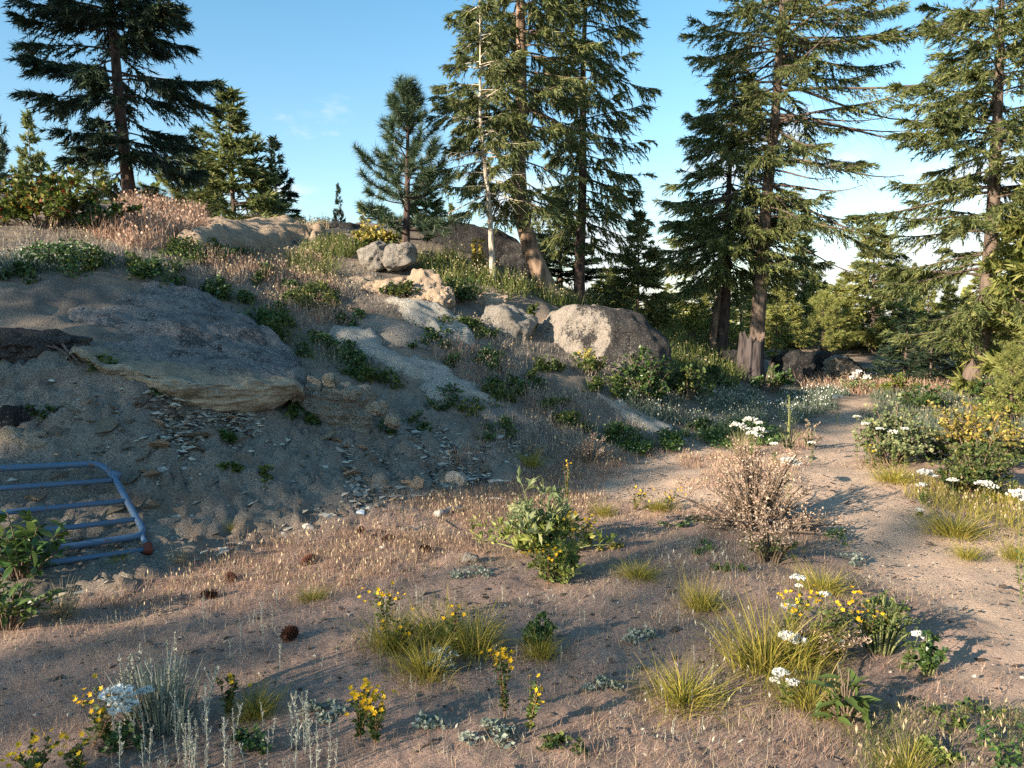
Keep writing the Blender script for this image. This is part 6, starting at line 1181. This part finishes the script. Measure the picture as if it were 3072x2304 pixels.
q = g1(382, 550); mb = MB(); mb.add(g_ * 0.55, None, [[0, 1, 4], [1, 2, 4], [2, 3, 4], [3, 5, 4], [5, 0, 4]]); o = link('litter_scrap', mb.build('litter_scrap', mat_plain('pale_chip', lin(220, 206, 186), 0.8, 0.2))); o.location = q; tag(o, 'small pale chip beside the second pine cone', 'litter')

# ---- stump -----------------------------------------------------------------------------------------------
q = at(749, 380, 17.6); zb = gz(q[0], 17.6); st_ = thing('stump', 'broken charred stump with a jagged top beside the tallest trunk', 'stump', (q[0], 17.6, zb))
nu, nv = 40, 24; mb = MB(); u, v = np.meshgrid(np.arange(nu) / nu * 6.283, np.linspace(0, 1, nv)); rg = np.random.default_rng(6); top = 1.02 + 0.10 * np.sin(u * 2 + 1) + 0.12 * np.abs(np.sin(u * 5.5)) + rg.uniform(-.06, .06, (1, nu))
R_ = (0.27 + 0.16 * np.exp(-v * 5)) * (1 + 0.05 * np.sin(u * 9) + 0.04 * np.sin(u * 17 + 2)); Vv = np.stack([R_ * np.cos(u) + 0.05 * v, R_ * np.sin(u), v * top - 0.1], -1).reshape(-1, 3)
i = np.arange(nv - 1)[:, None] * nu; j = np.arange(nu)[None]; j2 = (j + 1) % nu; mb.add(Vv, np.stack([i + j, i + j2, i + nu + j2, i + nu + j], -1).reshape(-1, 4))
link('bark', mb.build('stump_bark', mat_bark('charred_bark', lin(34, 30, 31), lin(84, 76, 74), 12)), st_)
mb = MB(); rc = Vv[(nv - 1) * nu:]; cc = rc.mean(0) - [0, 0, .3]; mb.add(np.vstack([rc * [0.985, 0.985, 1], cc]), None, np.stack([np.arange(nu), (np.arange(nu) + 1) % nu, np.full(nu, nu)], -1)); link('broken_top', mb.build('stump_top', WOOD_D), st_)
mb = MB(); mb.tube([(0.36, -0.1, -0.1), (0.45, -0.1, 0.1), (0.52, -0.1, 0.42)], [0.16, 0.12, 0.02], 8); link('split_root', mb.build('stump_root', WOOD_D, True), st_)

# ---- the gate leaning on the bank -------------------------------------------------------------------------
def gd(px, py, k): g_ = g1(px, py); return at(px, py, g_[1] * k)
for kk in np.linspace(0.985, 0.80, 40):          # the nearest plane on the bank that clears every hump
    TR, BR, BL = gd(117, 480, kk), gd(147, 551, kk + 0.012), gd(0, 569, kk + 0.012)
    gn_ = np.cross(BR - TR, BL - TR); gn_ /= np.linalg.norm(gn_); ok_ = True
    for px_, py_ in [(0, 470), (60, 466), (95, 465), (117, 480), (130, 505), (141, 530), (60, 500), (0, 510), (0, 540), (60, 548), (0, 569), (80, 560), (147, 551), (100, 520), (60, 525)]:
        d_ = pdir(px_, py_); o_ = np.array([0, 0, CAMZ]); P_ = o_ + d_ * ((TR - o_) @ gn_) / (d_ @ gn_)
        if P_[2] < gz(P_[0], P_[1]) + 0.028: ok_ = False; break
    if ok_: break
gn = np.cross(BR - TR, BL - TR); gn /= np.linalg.norm(gn)
def gp(px, py):
    d = pdir(px, py); o_ = np.array([0, 0, CAMZ]); return o_ + d * ((TR - o_) @ gn) / (d @ gn)
m, t, o_ = newmat('blue_paint'); n = N(t); p = n.pos(); f = n.noise(p, 18, 5, 0.7); g2 = n.noise(p, 120, 3)
col = n.mix(f, lin(62, 90, 116), lin(88, 116, 142)); col = n.mix(n.step(n.math('ADD', n.math('MULTIPLY', f, 0.6), n.math('MULTIPLY', g2, 0.4)), 0.54, 0.60), col, lin(104, 84, 74))
t.links.new(n.bsdf(col, 0.6, n.bump(f, 0.25, 0.004), 0.35), o_.inputs[0]); BLUE = m
gb = gp(60, 520); gate = thing('gate', 'blue tubular metal gate lying against the bank', 'gate', gb)
def bar(name, pts, r, mat=BLUE, label=None):
    P = np.array([gp(*q) for q in pts]) - gb; mb = MB(); mb.tube(P, r, 12); o = link(name, mb.build(name, mat, True), gate)
    if label: o['label'] = label
    return o
bar('frame_tube', [(-170, 480), (-80, 474), (0, 468.5), (50, 466), (88, 464), (96, 464.5), (103, 467), (109, 471.5), (115, 479), (124, 495), (133, 512), (141, 526), (142.5, 530), (141.5, 533.5), (138, 536), (130, 537.5), (60, 548), (0, 558), (-170, 588)], 0.0235, label='bent outer tube of the gate with a rounded corner')
bar('rail', [(-170, 506), (0, 488.5), (112, 480.5)], 0.019); bar('rail', [(-170, 536), (0, 513), (124, 501)], 0.019); bar('rail', [(-170, 562), (0, 536), (134, 519.5)], 0.019)
bar('rail', [(-170, 604), (-60, 582), (30, 566), (147, 549.5)], 0.019); bar('hinge', [(112, 474.5), (120, 477)], 0.034); bar('hinge', [(147.5, 545), (148, 553)], 0.03, mat_plain('rust', lin(120, 62, 48), 0.9, 0.2)); bar('brace', [(141.5, 533), (147.3, 549)], 0.018)
